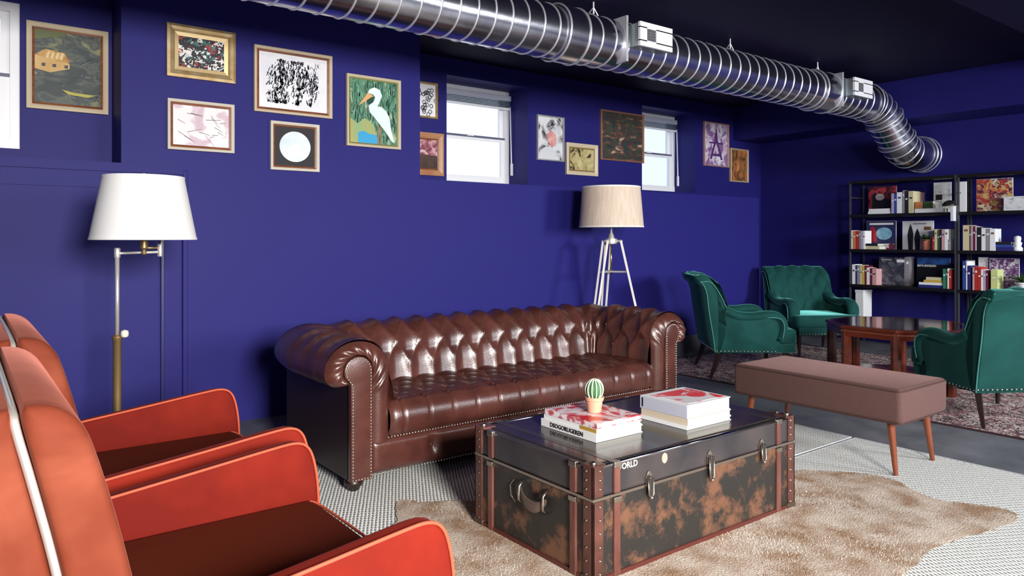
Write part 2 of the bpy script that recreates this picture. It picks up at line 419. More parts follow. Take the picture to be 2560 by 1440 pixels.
for x0, x1 in ((3.33, 3.51), (6.62, 6.86)):
    obj('collar', tube([(x0, DY, DZ), (x1, DY, DZ)], DR+.014, 48), STEEL, duct, True, True, 40)
for p in (e1[0], e1[-1], e2[0]): put_ring(bigr, 'collar_ring', p, (1, 0, 0) if p is e1[0] else e2[0]-e1[-1])
for x in (XF-.05, XF-.14): put_ring(bigr, 'collar_ring', (x, P3.y, P3.z), (1, 0, 0))
for x0 in (3.90, 6.90):
    bm = box(x0, x0+.335, 3.62, 3.82, 2.635, 2.80)
    rb = obj('register_box', bm, M('register_steel', (.35, .4, .42), .35, .7), duct, world=True)
    fb = bmesh.new()
    for (a, b, c, d) in ((0, .335, 0, .035), (0, .335, .13, .165), (0, .06, .035, .13), (.17, .335, .035, .13)):
        box(x0+a-.006, x0+b+.006, 3.600, 3.62, 2.635+c-.004, 2.635+d+.004, fb)
    fb.transform(duct.matrix_basis.inverted()); obj('face_plate', fb, WHITE, rb)
    gb = box(x0+.055, x0+.175, 3.612, 3.62, 2.668, 2.767); gb.transform(duct.matrix_basis.inverted()); obj('grille_back', gb, DGREY, rb)
    gg = bmesh.new()
    for k in range(6): box(x0+.066+k*.018, x0+.07+k*.018, 3.603, 3.612, 2.668, 2.767, gg)
    for k in range(5): box(x0+.058, x0+.172, 3.603, 3.612, 2.676+k*.02, 2.68+k*.02, gg)
    gg.transform(duct.matrix_basis.inverted()); obj('grille', gg, M('grille_grey', (.25, .25, .28), .5), rb)
    obj('saddle', box(x0-.04, x0-.02, 3.70, 3.9, 2.53, 2.865, bev=.004), STEELR, duct, world=True)
for x in (3.72, 5.35, 6.75):
    obj('hanger_rod', tube([(x, DY, DZ+DR-.02), (x, DY, ZC)], .007, 6), STEELR, duct, world=True)
    obj('hanger_bracket', tube([(x-.06, DY, DZ+DR), (x, DY, DZ+DR+.07), (x+.06, DY, DZ+DR)], .005, 5), STEELR, duct, world=True)

# ------------------------------------------------------------------ pictures
def picture(name, label, x0, x1, z0, z1, Y, fw, fmat, amat, prof=None, cat='picture', mat_w=0, mat_m=None, group=None, inner=None):
    cx, cz = (x0+x1)/2, (z0+z1)/2; w, h = x1-x0, z1-z0
    t = thing(name, label, cat, (cx, Y-.002, cz), group=group)
    prof = prof or [(0, 0), (0, -.028), (fw*.35, -.034), (fw*.7, -.026), (fw, -.016), (fw, 0)]
    R = [[(s*(w/2-i), y, q*(h/2-i)) for s, q in ((-1, -1), (1, -1), (1, 1), (-1, 1))] for i, y in prof]
    obj('frame', grid(R, close_v=True), fmat, t)
    if inner:
        R = [[(s*(w/2-i), y, q*(h/2-i)) for s, q in ((-1, -1), (1, -1), (1, 1), (-1, 1))] for i, y in ((fw-.002, -.019), (fw+inner[0], -.014), (fw+inner[0], -.004))]
        obj('inner_frame', grid(R, close_v=True), inner[1], t); fw = fw+inner[0]
    if mat_w:
        obj('mat_board', box(-w/2+fw*.8, w/2-fw*.8, -.010, -.004, -h/2+fw*.8, h/2-fw*.8), mat_m, t); fw = fw+mat_w
    obj('artwork', box(-w/2+fw*.85, w/2-fw*.85, -.013, -.002 if not mat_w else -.009, -h/2+fw*.85, h/2-fw*.85), amat, t)
    return t, w-2*fw, h-2*fw
def px_rect(xl, xr, yt, yb, Y, side='l'):
    a = onY(xl, yt if side == 'l' else 0, Y); b = onY(xr, yt if side == 'r' else 0, Y)
    top = (a if side == 'l' else b).z; bot = onY(xl if side == 'l' else xr, yb, Y).z
    return a.x, b.x, bot, top
rnd = random.Random(5)
# 1 landscape with the yellow house
A1 = art('dark_landscape', [(.25, (.02, .03, .03)), (.40, (.035, .05, .05)), (.48, (.10, .11, .09)), (.54, (.03, .045, .05)), (.62, (.14, .15, .09)), (.72, (.30, .27, .12))], 6, vec=(1, 1, 1.8), distort=1.2, detail=9, seed=1)
t, w_, h_ = picture('painting', 'dark landscape painting with a yellow house beside the leftmost window', *px_rect(65, 269, 52, 270, YL), YL, .032, PALEF, A1, inner=(.012, WOODB))
poly([(-.5*w_, .0*h_+.03), (-.5*w_, .36*h_), (-.1*w_, .44*h_), (.0, .5*h_), (-.5*w_, .5*h_)][:5], -.0135, M('olive_sky', (.13, .15, .06), .6), t, 'painted_sky')
poly([(-.5*w_, -.04*h_), (-.5*w_, .15*h_), (-.32*w_, .17*h_), (-.04*w_, .12*h_), (.02*w_, .06*h_), (.02*w_, -.0*h_), (-.28*w_, -.08*h_)], -.0155, M('ochre_paint', (.62, .36, .12), .6, col2=(.72, .5, .22), nscale=14), t, 'painted_house')
poly([(-.5*w_, .15*h_), (-.34*w_, .24*h_), (-.06*w_, .21*h_), (.03*w_, .09*h_), (-.22*w_, .08*h_)], -.0165, M('roof_paint', (.45, .20, .05), .6, col2=(.7, .45, .15), nscale=20), t, 'painted_roof')
for q in (-.40, -.24, -.06): poly([(q*w_, -.0*h_), (q*w_, .04*h_), (q*w_+.02, .045*h_), (q*w_+.02, .0*h_)], -.018, BLACK, t, 'painted_window')
poly([(-.1*w_, -.30*h_), (.1*w_, -.33*h_), (.42*w_, -.34*h_), (.3*w_, -.38*h_), (.0*w_, -.36*h_)], -.0155, M('yellow_grass', (.5, .45, .08), .6), t, 'painted_grass')
RS1 = random.Random(8)
for k in range(26):
    bx, bz = RS1.uniform(-.1, .46)*w_, RS1.uniform(-.46, .3)*h_; a = RS1.gauss(.2, .5); L = RS1.uniform(.03, .10); wd = RS1.uniform(.002, .005)
    poly([(bx, bz), (bx+L*math.cos(a), bz+L*math.sin(a)), (bx+L*math.cos(a)*.9, bz+L*math.sin(a)-wd), (bx, bz-wd)], -.0140, M('brush_%d' % (k % 3), ((.30, .28, .20), (.02, .03, .03), (.16, .19, .20))[k % 3], .6), t, 'brush_stroke', .0008)
for q in (-.34, -.27, -.2, -.13): poly([(q*w_, .13*h_), (q*w_+.012, .21*h_), (q*w_+.022, .20*h_), (q*w_+.012, .11*h_)], -.0178, M('roof_light', (.8, .62, .35), .6), t, 'painted_rib')
# 2 abstract in a wide gilt frame
A2 = art('confetti_abstract', [(0, (.01, .01, .015)), (.3, (.75, .72, .68)), (.42, (.02, .01, .02)), (.55, (.35, .03, .03)), (.63, (.8, .78, .75)), (.74, (.06, .16, .15)), (.84, (.015, .015, .02)), (.93, (.6, .6, .62))], 34, 'voronoi', distort=1.5, vec=(1, 1, 1.2))
picture('painting', 'small multicoloured abstract in a wide gilt frame above the pale drawing', *px_rect(415, 586, 57, 190, Y0), Y0, .05, GOLD, A2, inner=(.022, M('pale_gilt', (.75, .55, .28), .4, .3)))
# 3 pale sketch
A3 = art('pale_sketch', [(.0, (.5, .36, .42)), (.40, (.66, .5, .56)), (.47, (.84, .8, .8)), (1, (.86, .84, .82))], 5, distort=1.5, seed=3)
t, w_, h_ = picture('drawing', 'pale pink and white line drawing below the small abstract', *px_rect(417, 583, 246, 373, Y0), Y0, .02, CREAMF, A3, inner=(.014, WOODB))
for q in range(16):
    bx, bz = rnd.uniform(-.42, .38)*w_, rnd.uniform(-.3, .35)*h_; a = rnd.uniform(-.9, .3)
    l = rnd.uniform(.03, .10); poly([(bx, bz), (bx+l*math.cos(a), bz+l*math.sin(a)), (bx+l*math.cos(a), bz+l*math.sin(a)-.003), (bx, bz-.005)], -.0135, M('pencil', (.3, .22, .24), .7), t, 'pencil_line', .0008)
# 4 black marks on white
A4 = art('ink_splatter', [(.0, (.012, .012, .02)), (.445, (.02, .02, .04)), (.48, (.35, .35, .42)), (.505, (.78, .77, .82)), (1, (.88, .88, .88))], 24, vec=(1.5, 1, .7), distort=.3, detail=12, seed=7)
def marks(t, name, n, fx, mat, y=-.0138, th=.0006, asp=(.002, .006, .006, .03), lean=.3):
    bm = bmesh.new()
    for _ in range(n):
        cx, cz = fx(); a = rnd.gauss(0, lean); wd = rnd.uniform(asp[0], asp[1]); L = rnd.uniform(asp[2], asp[3]); dx, dz = math.sin(a)*L/2, math.cos(a)*L/2
        prism([(cx-dx-wd, cz-dz), (cx-dx+wd*.6, cz-dz*1.1), (cx+dx+wd, cz+dz), (cx+dx-wd*.5, cz+dz*.9)], y-th, y, 'y', bm)
    return tag(obj(name, bm, mat, t), kind='stuff')
t4, w4, h4 = picture('painting', 'large white canvas covered with vertical black ink marks, brown frame', *px_rect(633, 827, 112, 278, Y0), Y0, .022, PALEF, M('canvas_white', (.72, .71, .78), .6, col2=(.88, .87, .88), nscale=4), mat_w=.02, mat_m=M('white_board', (.85, .84, .86), .6), inner=(.014, WOODB))
def ink():
    while True:
        x, z = rnd.gauss(.02, .25)*w4, rnd.gauss(.0, .27)*h4
        x += .08*z
        if abs(x) < .40*w4 and abs(z) < .42*h4: return x, z
clus = [ink() for _ in range(48)]
def ink2():
    c = rnd.choice(clus); x, z = c[0]+rnd.gauss(0, .010), c[1]+rnd.gauss(0, .045)
    return max(-.42*w4, min(.42*w4, x)), max(-.42*h4, min(.42*h4, z))
marks(t4, 'ink_marks', 800, ink2, M('ink_black', (.015, .015, .03), .5), y=-.0132, asp=(.0015, .006, .006, .032))
marks(t4, 'grey_marks', 120, ink2, M('ink_grey', (.3, .3, .36), .5), y=-.0131, asp=(.001, .004, .006, .03))
# 5 white disc
t, w_, h_ = picture('picture', 'square picture of a pale blue white disc on black, cream frame', *px_rect(674, 795, 302, 424, Y0), Y0, .022, CREAMF, M('disc_ground', (.018, .013, .015), .6), inner=(.01, WOODB))
obj('disc', prism([(.39*w_*math.cos(2*PI*k/40), .39*h_*math.sin(2*PI*k/40)) for k in range(40)], -.0165, -.013), M('moon_white', (.62, .72, .78), .6, col2=(.85, .88, .88), nscale=7), t)
# 6 heron
A6 = art('reed_marks', [(.2, (.01, .05, .03)), (.42, (.02, .14, .08)), (.5, (.12, .30, .18)), (.58, (.02, .10, .06)), (.66, (.35, .5, .3)), (.8, (.6, .6, .35))], 9, vec=(2.2, 1, .5), distort=1.2, seed=9)
t, w_, h_ = picture('painting', 'white wading bird against green reeds with blue water, pale frame', *px_rect(864, 998, 184, 364, Y0), Y0, .022, PALEF, A6, inner=(.008, M('olive_edge', (.2, .2, .05), .5)))
inside6 = lambda: (rnd.uniform(-.47, .47)*w_, rnd.uniform(-.45, .47)*h_)
marks(t, 'dark_strokes', 90, inside6, M('stroke_dark', (.006, .04, .025), .6), y=-.0132, asp=(.002, .006, .02, .09), lean=.15)
marks(t, 'pale_strokes', 60, inside6, M('stroke_pale', (.42, .55, .42), .6), y=-.0133, asp=(.001, .003, .015, .07), lean=.2)
U = lambda L: [(a*w_, b*h_) for a, b in L]
poly(U([(-.5, -.5), (-.5, -.12), (-.35, -.2), (-.2, -.1), (0, -.2), (.1, -.5)]), -.0135, M('reed_yellow', (.42, .38, .12), .6, col2=(.25, .42, .2), nscale=12, vec_scale=(3, 1, .5)), t, 'painted_reeds')
poly(U([(-.34, -.5), (-.34, -.34), (-.22, -.31), (-.1, -.35), (.05, -.36), (.08, -.5)]), -.0150, M('water_blue', (.03, .34, .62), .5), t, 'painted_water')
poly(U([(-.14, .30), (-.1, .36), (0, .40), (.12, .37), (.17, .28), (.12, .18), (.07, .1), (.14, .1), (.26, .04), (.33, -.06), (.36, -.22), (.44, -.47), (.38, -.44), (.27, -.32), (.14, -.2), (.0, -.08), (-.1, .0), (-.12, .1), (-.02, .16), (.02, .24), (-.02, .28)]), -.0165, M('bird_white', (.82, .9, .9), .6, col2=(.7, .82, .86), nscale=8), t, 'painted_bird')
poly(U([(-.14, .30), (-.02, .26), (-.3, .10), (-.34, .08)]), -.0175, M('beak_orange', (.75, .4, .15), .6), t, 'painted_beak')
poly(U([(-.12, .24), (.0, .24), (-.02, .17), (-.1, .11), (-.16, .16)]), -.0160, M('reed_dark', (.01, .06, .04), .6), t, 'painted_shadow')
for q in (.07, .13): poly(U([(q, -.2), (q+.03, -.2), (q+.03, -.5), (q, -.5)]), -.0158, M('leg_brown', (.3, .18, .1), .6), t, 'painted_leg')
# 7, 8 beside the pier
A7 = art('ring_drawing_paper', [(.0, (.7, .68, .78)), (.5, (.86, .85, .9)), (1, (.9, .9, .92))], 4)
a, b = onY(1050, 0, YR).x, onY(1091, 210, YR)
t, w_, h_ = picture('drawing', 'small drawing of black rings on white, partly hidden by the pier', b.x-.36, b.x, onY(1091, 299, YR).z, b.z, YR, .022, GOLD, A7)
for q in range(26):
    cx, cz = rnd.gauss(.07, .05), rnd.uniform(-.14, .11)
    bm = bmesh.new(); R, r = .017, .0035
    grid([[((R+s*r)*math.cos(2*PI*i/12)+cx, -.014-(.0005 if s > 0 else 0), (R+s*r)*math.sin(2*PI*i/12)+cz) for s in (-1, 1)] for i in range(12)], bm, close_u=True)
    obj('ink_ring', bm, BLACK, t)
A8 = art('pink_blossom', [(.3, (.05, .02, .02)), (.45, (.25, .05, .07)), (.56, (.6, .3, .34)), (.7, (.8, .65, .65))], 16, distort=.6, seed=4)
b = onY(1106, 336, YR)
t, w_, h_ = picture('painting', 'dark maroon flower painting in a wide wooden frame left of the larger window', b.x-.44, b.x, onY(1106, 441, YR).z, b.z, YR, .055, M('red_wood_frame', (.42, .17, .09), .35, col2=(.55, .3, .15), nscale=5), A8, inner=(.012, WOODB))
poly([(-w_/2, -h_/2), (w_/2, -h_/2), (w_/2, -.05*h_), (0, -.02*h_), (-w_/2, -.05*h_)], -.0135, M('umber', (.045, .02, .015), .6, col2=(.09, .045, .03), nscale=10), t, 'painted_ground')
# 9
A9 = art('flower_print', [(.0, (.01, .01, .015)), (.42, (.03, .03, .04)), (.5, (.6, .6, .62)), (.58, (.8, .8, .82)), (1, (.7, .7, .73))], 7, distort=1.0, seed=14)
t, w_, h_ = picture('print', 'black and white print with a red flower right of the larger window', *px_rect(1340, 1407, 286, 400, YR), YR, .018, M('silver_frame', (.62, .62, .62), .3, .5), A9)
poly(U([(-.12, .12), (.02, .2), (.2, .12), (.26, -.02), (.16, -.16), (.05, -.22), (-.08, -.1), (-.16, .0)]), -.0150, M('flower_pink', (.7, .2, .2), .6, col2=(.85, .5, .45), nscale=15), t, 'printed_flower')
poly(U([(-.5, -.5), (-.42, -.3), (-.2, -.2), (.05, -.2), (.2, -.32), (.25, -.5)]), -.0150, M('petal_white', (.72, .72, .75), .6), t, 'printed_petal')
# 10
A10 = art('brown_study', [(.2, (.02, .012, .008)), (.44, (.06, .035, .015)), (.5, (.45, .36, .14)), (.7, (.66, .58, .3))], 9, distort=1.2, seed=21)
picture('painting', 'small brown and yellow painting in a wide pale frame above the tripod lamp', *px_rect(1413, 1491, 356, 436, YR), YR, .045, PALEF, A10, inner=(.012, M('dark_gilt', (.25, .17, .05), .4)))
# 11
A11 = art('stormy_abstract', [(.30, (.01, .015, .02)), (.38, (.03, .05, .06)), (.43, (.03, .03, .028)), (.48, (.09, .03, .02)), (.51, (.04, .06, .05)), (.545, (.01, .06, .03)), (.58, (.25, .05, .03)), (.62, (.06, .05, .045)), (.68, (.5, .4, .3))], 6, vec=(1, 1, 2.4), distort=1.2, seed=31)
t, w_, h_ = picture('painting', 'dark red, green and black abstract landscape left of the farther window', *px_rect(1499, 1606, 273, 399, YR), YR, .018, M('rosewood', (.38, .18, .12), .4), A11)
# 12 tower print
A12 = art('violet_print', [(.0, (.12, .04, .16)), (.42, (.28, .14, .34)), (.52, (.62, .52, .66)), (.62, (.82, .78, .85)), (1, (.85, .8, .85))], 12, distort=.6, seed=41)
t, w_, h_ = picture('print', 'violet and white print of an iron tower, second picture from the far corner', *px_rect(1757, 1818, 303, 414, YR), YR, .018, M('rose_frame', (.5, .28, .24), .4), A12)
VIO = M('violet_ink', (.10, .03, .16), .6)
poly(U([(-.02, .38), (.02, .38), (.07, .1), (.28, -.36), (.2, -.36), (.03, .02), (-.03, .02), (-.2, -.36), (-.28, -.36), (-.07, .1)]), -.0150, VIO, t, 'printed_tower')
poly(U([(-.3, .06), (.3, .06), (.3, .02), (-.3, .02)]), -.0158, VIO, t, 'printed_band')
poly(U([(-.2, -.22), (.2, -.22), (.2, -.28), (-.2, -.28)]), -.0158, VIO, t, 'printed_band')
# 13
A13 = art('ember_abstract', [(.2, (.04, .012, .01)), (.42, (.14, .05, .02)), (.52, (.3, .14, .04)), (.62, (.55, .12, .04)), (.75, (.6, .4, .15))], 10, vec=(1.4, 1, .7), distort=1.2, seed=51)
picture('painting', 'narrow brown and red abstract with pale side rails nearest the far corner', *px_rect(1823, 1867, 370, 454, YR), YR, .022, M('pale_rail', (.55, .42, .26), .4), A13)
# ------------------------------------------------------------------ chesterfield sofa
sofa = thing('chesterfield_sofa', 'dark brown leather button tufted sofa with rolled arms under the picture wall', 'sofa', (2.70, 3.75, 0))
XL, XR_, YBK, YFR, RC = 1.73, 3.67, 3.86, 3.30, .10
prof = [(-.045, .30), (-.03, .42), (-.01, .52), (0, .58)] + arc(.17, .60, .17, 180, 0, 24, rz=.145)[0:] + arc(.27, .60, .07, 0, -110, 8)[1:] + [(.215, .545)]
prof, PL = resample(prof, 92)
path = []   # (x, y, nx, ny, s)
s = 0
n1 = 46
for i in range(n1+1): path.append((XL, YFR+(YBK-RC-YFR)*i/n1, -1, 0))
for i in range(1, 15):
    a = PI - (PI/2)*i/14; path.append((XL+RC+RC*math.cos(a), YBK-RC+RC*math.sin(a), math.cos(a), math.sin(a)))
nb = 156
for i in range(1, nb+1): path.append((XL+RC+(XR_-XL-2*RC)*i/nb, YBK, 0, 1))
for i in range(1, 15):
    a = PI/2 - (PI/2)*i/14; path.append((XR_-RC+RC*math.cos(a), YBK-RC+RC*math.sin(a), math.cos(a), math.sin(a)))
for i in range(1, n1+1): path.append((XR_, YBK-RC-(YBK-RC-YFR)*i/n1, 1, 0))
ss = [0]
for a, b in zip(path[:-1], path[1:]): ss.append(ss[-1]+math.hypot(a[0]-b[0], a[1]-b[1])+(.012 if abs(b[2]) < .999 and abs(b[3]) < .999 else 0))
LT = ss[-1]; ncol = round(LT/.16); DU = LT/ncol
V0, DV, ROWS = .215, .125, 2
P, Hh = [], []; btn = []
for (x, y, nx, ny), s in zip(path, ss):
    st = 1/max(abs(nx), abs(ny))**.75
    P.append([Vector((x+nx*o*(st if o > .05 else 1), y+ny*o*(st if o > .05 else 1), z)) for o, z in prof])
    row = []
    for j in range(len(prof)):
        v = PL*j/(len(prof)-1); h = tuft(s/DU, (v-V0)/DV, ROWS)
        fade = max(0, min(1, (.74-v)/.16)); end = min(1, s/.05, (LT-s)/.05)
        row.append(-.032*(1-h)*(.12+.88*fade)*(.3+.7*end))
    Hh.append(row)
bm, A = tufted(P, Hh, flip=True)
bm.transform(sofa.matrix_basis.inverted()); ob = obj('tufted_back_and_arms', bm, LEATHER, sofa, True)
bb = bmesh.new(); du = np.gradient(A, axis=0); dv = np.gradient(A, axis=1); NN = np.cross(dv, du)
for k in range(ROWS+1):
    j = int((V0+k*DV)/PL*(len(prof)-1))
    for c in range(0, ncol+1):
        sb = (c+k/2)*DU
        if sb < .06 or sb > LT-.06: continue
        i = int(np.searchsorted(ss, sb)); n = NN[i, j]; n = n/np.linalg.norm(n)
        button(bb, Vector(A[i, j])+Vector(n)*.001, n, .0105)
bb.transform(sofa.matrix_basis.inverted()); tag(obj('buttons', bb, LEATHER, ob, True), kind='stuff')
# frame body
YR1 = 4.13
bm = box(1.512, 1.625, 3.29, YR1, .07, .575, bev=.006); box(3.775, 3.888, 3.29, YR1, .07, .575, bm, bev=.006); box(1.62, 3.78, 3.92, YR1-.002, .071, .60, bm, bev=.006); box(1.60, 1.73, 3.35, 3.95, .072, .5, bm); box(3.67, 3.80, 3.35, 3.95, .072, .5, bm)
box(1.66, 3.74, 3.36, 3.95, .07, .24, bm)
obj('sofa_body', bm, LEATHD, sofa, world=True)
# arm fronts with gathered leather round a nailed panel
def arm_front(mir):
    fx = (lambda x: x) if not mir else (lambda x: 5.40-x)
    Aout = [(1.73, .24), (1.73, .34), (1.73, .45)] + [(XL-o, z) for o, z in prof[int(.27/PL*91):]]
    Aout, _ = resample(Aout, 90)
    Bin = [(1.628, .24), (1.628, .45), (1.628, .56)] + arc(1.553, .603, .077, 0, 200, 16) + [(1.50, .56), (1.505, .545)]
    Bin, _ = resample(Bin, 90)
    rows = []
    for i, (a, b) in enumerate(zip(Aout, Bin)):
        r = []
        for k in range(9):
            t = k/8; g = .006*math.sin(i*1.05)*math.sin(PI*t)*(1 if i > 30 else 0)
            x = a[0]*(1-t)+b[0]*t; z = a[1]*(1-t)+b[1]*t
            r.append((fx(x), 3.30-.042*math.sin(PI*t*.86)**.7-g, z))
        rows.append(r)
    bm = grid(rows, flip=not mir); bm.transform(sofa.matrix_basis.inverted())
    af = obj('arm_front', bm, LEATHER, sofa, True)
    out = [(1.512, .07), (1.625, .07), (1.625, .56)] + arc(1.552, .603, .073, 0, 205, 18) + [(1.505, .555), (1.512, .53)]
    out = [(fx(x), z) for x, z in out]
    bm = prism(out, 3.262, 3.31, 'y', bev=.006); bm.transform(sofa.matrix_basis.inverted())
    pn = obj('scroll_panel', bm, LEATHER, af, True, angle=40)
    ins = [(1.521, .08), (1.521, .54)] + [(1.552+.064*math.cos(math.radians(a)), .603+.064*math.sin(math.radians(a))) for a in range(215, -5, -12)] + [(1.616, .55), (1.616, .08), (1.521, .08)]
    nb_ = nails(along([(fx(x), 3.261, z) for x, z in ins], .0155), .0052, (0, -1, 0)); nb_.transform(sofa.matrix_basis.inverted())
    tag(obj('nailhead_trim', nb_, NAIL, af, True), kind='stuff')
arm_front(False); arm_front(True)
# front rail
P, Hh = [], []
for i in range(120):
    x = 1.628+(3.772-1.628)*i/119; P.append([Vector((x, 3.335, z)) for z in np.linspace(.07, .25, 16)]); row = []
    for j in range(16):
        z = .07+.18*j/15; c = (x-1.628)/.36; d = abs(c-round(c))*.36
        edge = min(1, (z-.07)/.03, (.25-z)/.03, (x-1.628)/.03, (3.772-x)/.03)
        row.append(.042*max(0, edge)**.5-.028*math.exp(-(d/.022)**2-((z-.165)/.05)**2)*(0 if round(c) in (0, 6) else 1))
    Hh.append(row)
bm, A2_ = tufted(P, Hh); bm.transform(sofa.matrix_basis.inverted()); fr = obj('front_rail', bm, LEATHER, sofa, True)
bb = bmesh.new()
for k in range(1, 6): button(bb, (1.628+.36*k, 3.318, .165), (0, -1, 0), .011)
bb.transform(sofa.matrix_basis.inverted()); obj('buttons', bb, LEATHER, fr, True)
nb_ = nails(along([(1.63, 3.30, .248), (3.77, 3.30, .248)], .017), .0052, (0, -1, .3)); nails(along([(1.63, 3.295, .078), (3.77, 3.295, .078)], .017), .0052, (0, -1, 0), nb_)
nb_.transform(sofa.matrix_basis.inverted()); tag(obj('nailhead_trim', nb_, NAIL, sofa, True), kind='stuff')
# seat
sp = [(3.305, .245), (3.27, .27), (3.255, .31), (3.255, .36), (3.275, .405), (3.32, .435), (3.40, .447), (3.6, .445), (3.88, .43)]
sp = smooth_path([(a, b, 0) for a, b in sp], 2); sp, SL = resample([(a, b) for a, b, _ in sp], 90)
P, Hh = [], []; nx_ = 180; SX0, SX1 = 1.729, 3.671; ncs = 13; DUs = (SX1-SX0)/ncs; V0s, DVs, RW = .24, .14, 3
for i in range(nx_):
    x = SX0+(SX1-SX0)*i/(nx_-1); P.append([Vector((x, y, z)) for y, z in sp]); row = []
    for j in range(90):
        v = SL*j/89; h = tuft((x-SX0)/DUs+.5, (v-V0s)/DVs, RW)
        if v < V0s:                      # front roll: narrow stitched pleats
            q = (x-SX0)/DUs+.5; d = abs(q-round(q)); h = 1-.75*math.exp(-(d/.035)**2)*(.4+.6*min(1, v/V0s*1.2))
        e = min(1, (x-SX0)/.04, (SX1-x)/.04)
        row.append(-.022*(1-h)-.02*(1-max(0, e))**2)
    Hh.append(row)
bm, A3_ = tufted(P, Hh); bm.transform(sofa.matrix_basis.inverted()); st = obj('seat', bm, LEATHER, sofa, True)
bb = bmesh.new()
for k in range(RW+1):
    j = int((V0s+k*DVs)/SL*89)
    for c in range(ncs+1):
        x = SX0+(c+k/2-.5)*DUs
        if SX0+.03 < x < SX1-.03:
            i = int((x-SX0)/(SX1-SX0)*(nx_-1)); button(bb, Vector(A3_[i, min(j, 89)])+Vector((0, 0, .002)), (0, 0, 1), .010)
bb.transform(sofa.matrix_basis.inverted()); tag(obj('buttons', bb, LEATHER, st, True), kind='stuff')
for fx_, fy_ in ((1.56, 3.34), (3.84, 3.34), (1.56, 4.07), (3.84, 4.07)):
    obj('foot', lathe([(.022, 0), (.03, .006), (.034, .02), (.045, .028), (.048, .045), (.035, .062), (.042, .066), (.042, .072)], 20, (fx_-2.70, fy_-3.75, .0075 if fy_ < 3.9 else .001)), DWOOD, sofa, True, angle=50)

# ------------------------------------------------------------------ trunk
TX0, TX1, TY0, TY1, TZ, TS = 1.81, 3.075, 1.90, 2.63, .43, .312
TR = M('trunk_canvas', (.022, .020, .018), .42, col2=(.15, .068, .038), nscale=6.5, lo=.49, hi=.60, detail=15, nr=.68, distort=.2, bump=.15, bscale=50)
TRL = M('trunk_lid', (.026, .024, .028), .28, col2=(.055, .045, .045), nscale=5, bump=.05, bscale=40)
TRT = M('trunk_top', (.018, .016, .018), .17, col2=(.05, .032, .022), nscale=3, lo=.35, hi=.7, detail=8)
SLAT = M('trunk_leather_slat', (.10, .035, .028), .3, col2=(.17, .065, .05), nscale=9, vec_scale=(2, 2, .6))
TMET = M('trunk_metal', (.45, .38, .32), .3, 1.0)
trunk = thing('steamer_trunk', 'weathered black and rust steamer trunk used as a coffee table on the cowhide', 'trunk', ((TX0+TX1)/2, (TY0+TY1)/2, 0))
def T(bm, name, mat, parent=None, **k):
    bm.transform(trunk.matrix_basis.inverted()); return obj(name, bm, mat, parent or trunk, **k)
body = T(box(TX0, TX1, TY0, TY1, .012, TS-.003, bev=.006), 'body', TR)
lid = T(box(TX0, TX1, TY0, TY1, TS, TZ-.004, bev=.012, seg=3), 'lid', TRL)
T(box(TX0+.035, TX1-.035, TY0+.03, TY1-.03, TZ-.006, TZ), 'lid_top', TRT, lid)
# bright seam band round the opening
e = .004
def band(z0, z1, e, mat, name, parent):
    bm = box(TX0-e, TX1+e, TY0-e, TY0, z0, z1); box(TX0-e, TX1+e, TY1, TY1+e, z0, z1, bm); box(TX0-e, TX0, TY0, TY1, z0, z1, bm); box(TX1, TX1+e, TY0, TY1, z0, z1, bm)
    return T(bm, name, mat, parent)
band(TS-.006, TS+.004, .006, TMET, 'seam_band', body)
band(.0125, .03, .006, M('trunk_base_edge', (.09, .02, .015), .4), 'base_edge', body)
for y in (TY0, TY1): T(tube([(TX0+.03, y+(.004 if y == TY0 else -.004), TZ-.006), (TX1-.03, y+(.004 if y == TY0 else -.004), TZ-.006)], .008, 8), 'edge_rail', M('polished_edge', (.35, .35, .38), .15, 1.0), lid, smooth=True)
# vertical slats
def slat(x0, x1, y0, y1):
    T(box(x0, x1, y0, y1, .015, TS-.01, bev=.004), 'slat', SLAT, body); T(box(x0, x1, y0, y1, TS+.006, TZ-.004, bev=.004), 'slat', SLAT, lid)
    bm = box(x0-.003, x1+.003, y0-.003, y1+.003, TS-.028, TS-.008, bev=.002); T(bm, 'slat_cap', TMET, body)
    bm = box(x0-.003, x1+.003, y0-.003, y1+.003, TZ-.02, TZ+.003, bev=.003); T(bm, 'slat_cap', TMET, lid)
for x in (TX0+.115, TX1-.12): slat(x-.016, x+.016, TY0-.010, TY0+.002); slat(x-.016, x+.016, TY1-.002, TY1+.010)
for y in (TY0+.10, TY1-.11): slat(TX0-.010, TX0+.002, y-.017, y+.017); slat(TX1-.002, TX1+.010, y-.017, y+.017)
# slats over the top, at the ends
for x in (TX0+.115, TX1-.12): T(box(x-.016, x+.016, TY0+.0, TY1-.0, TZ-.004, TZ+.001), 'top_strap', TRL, lid)
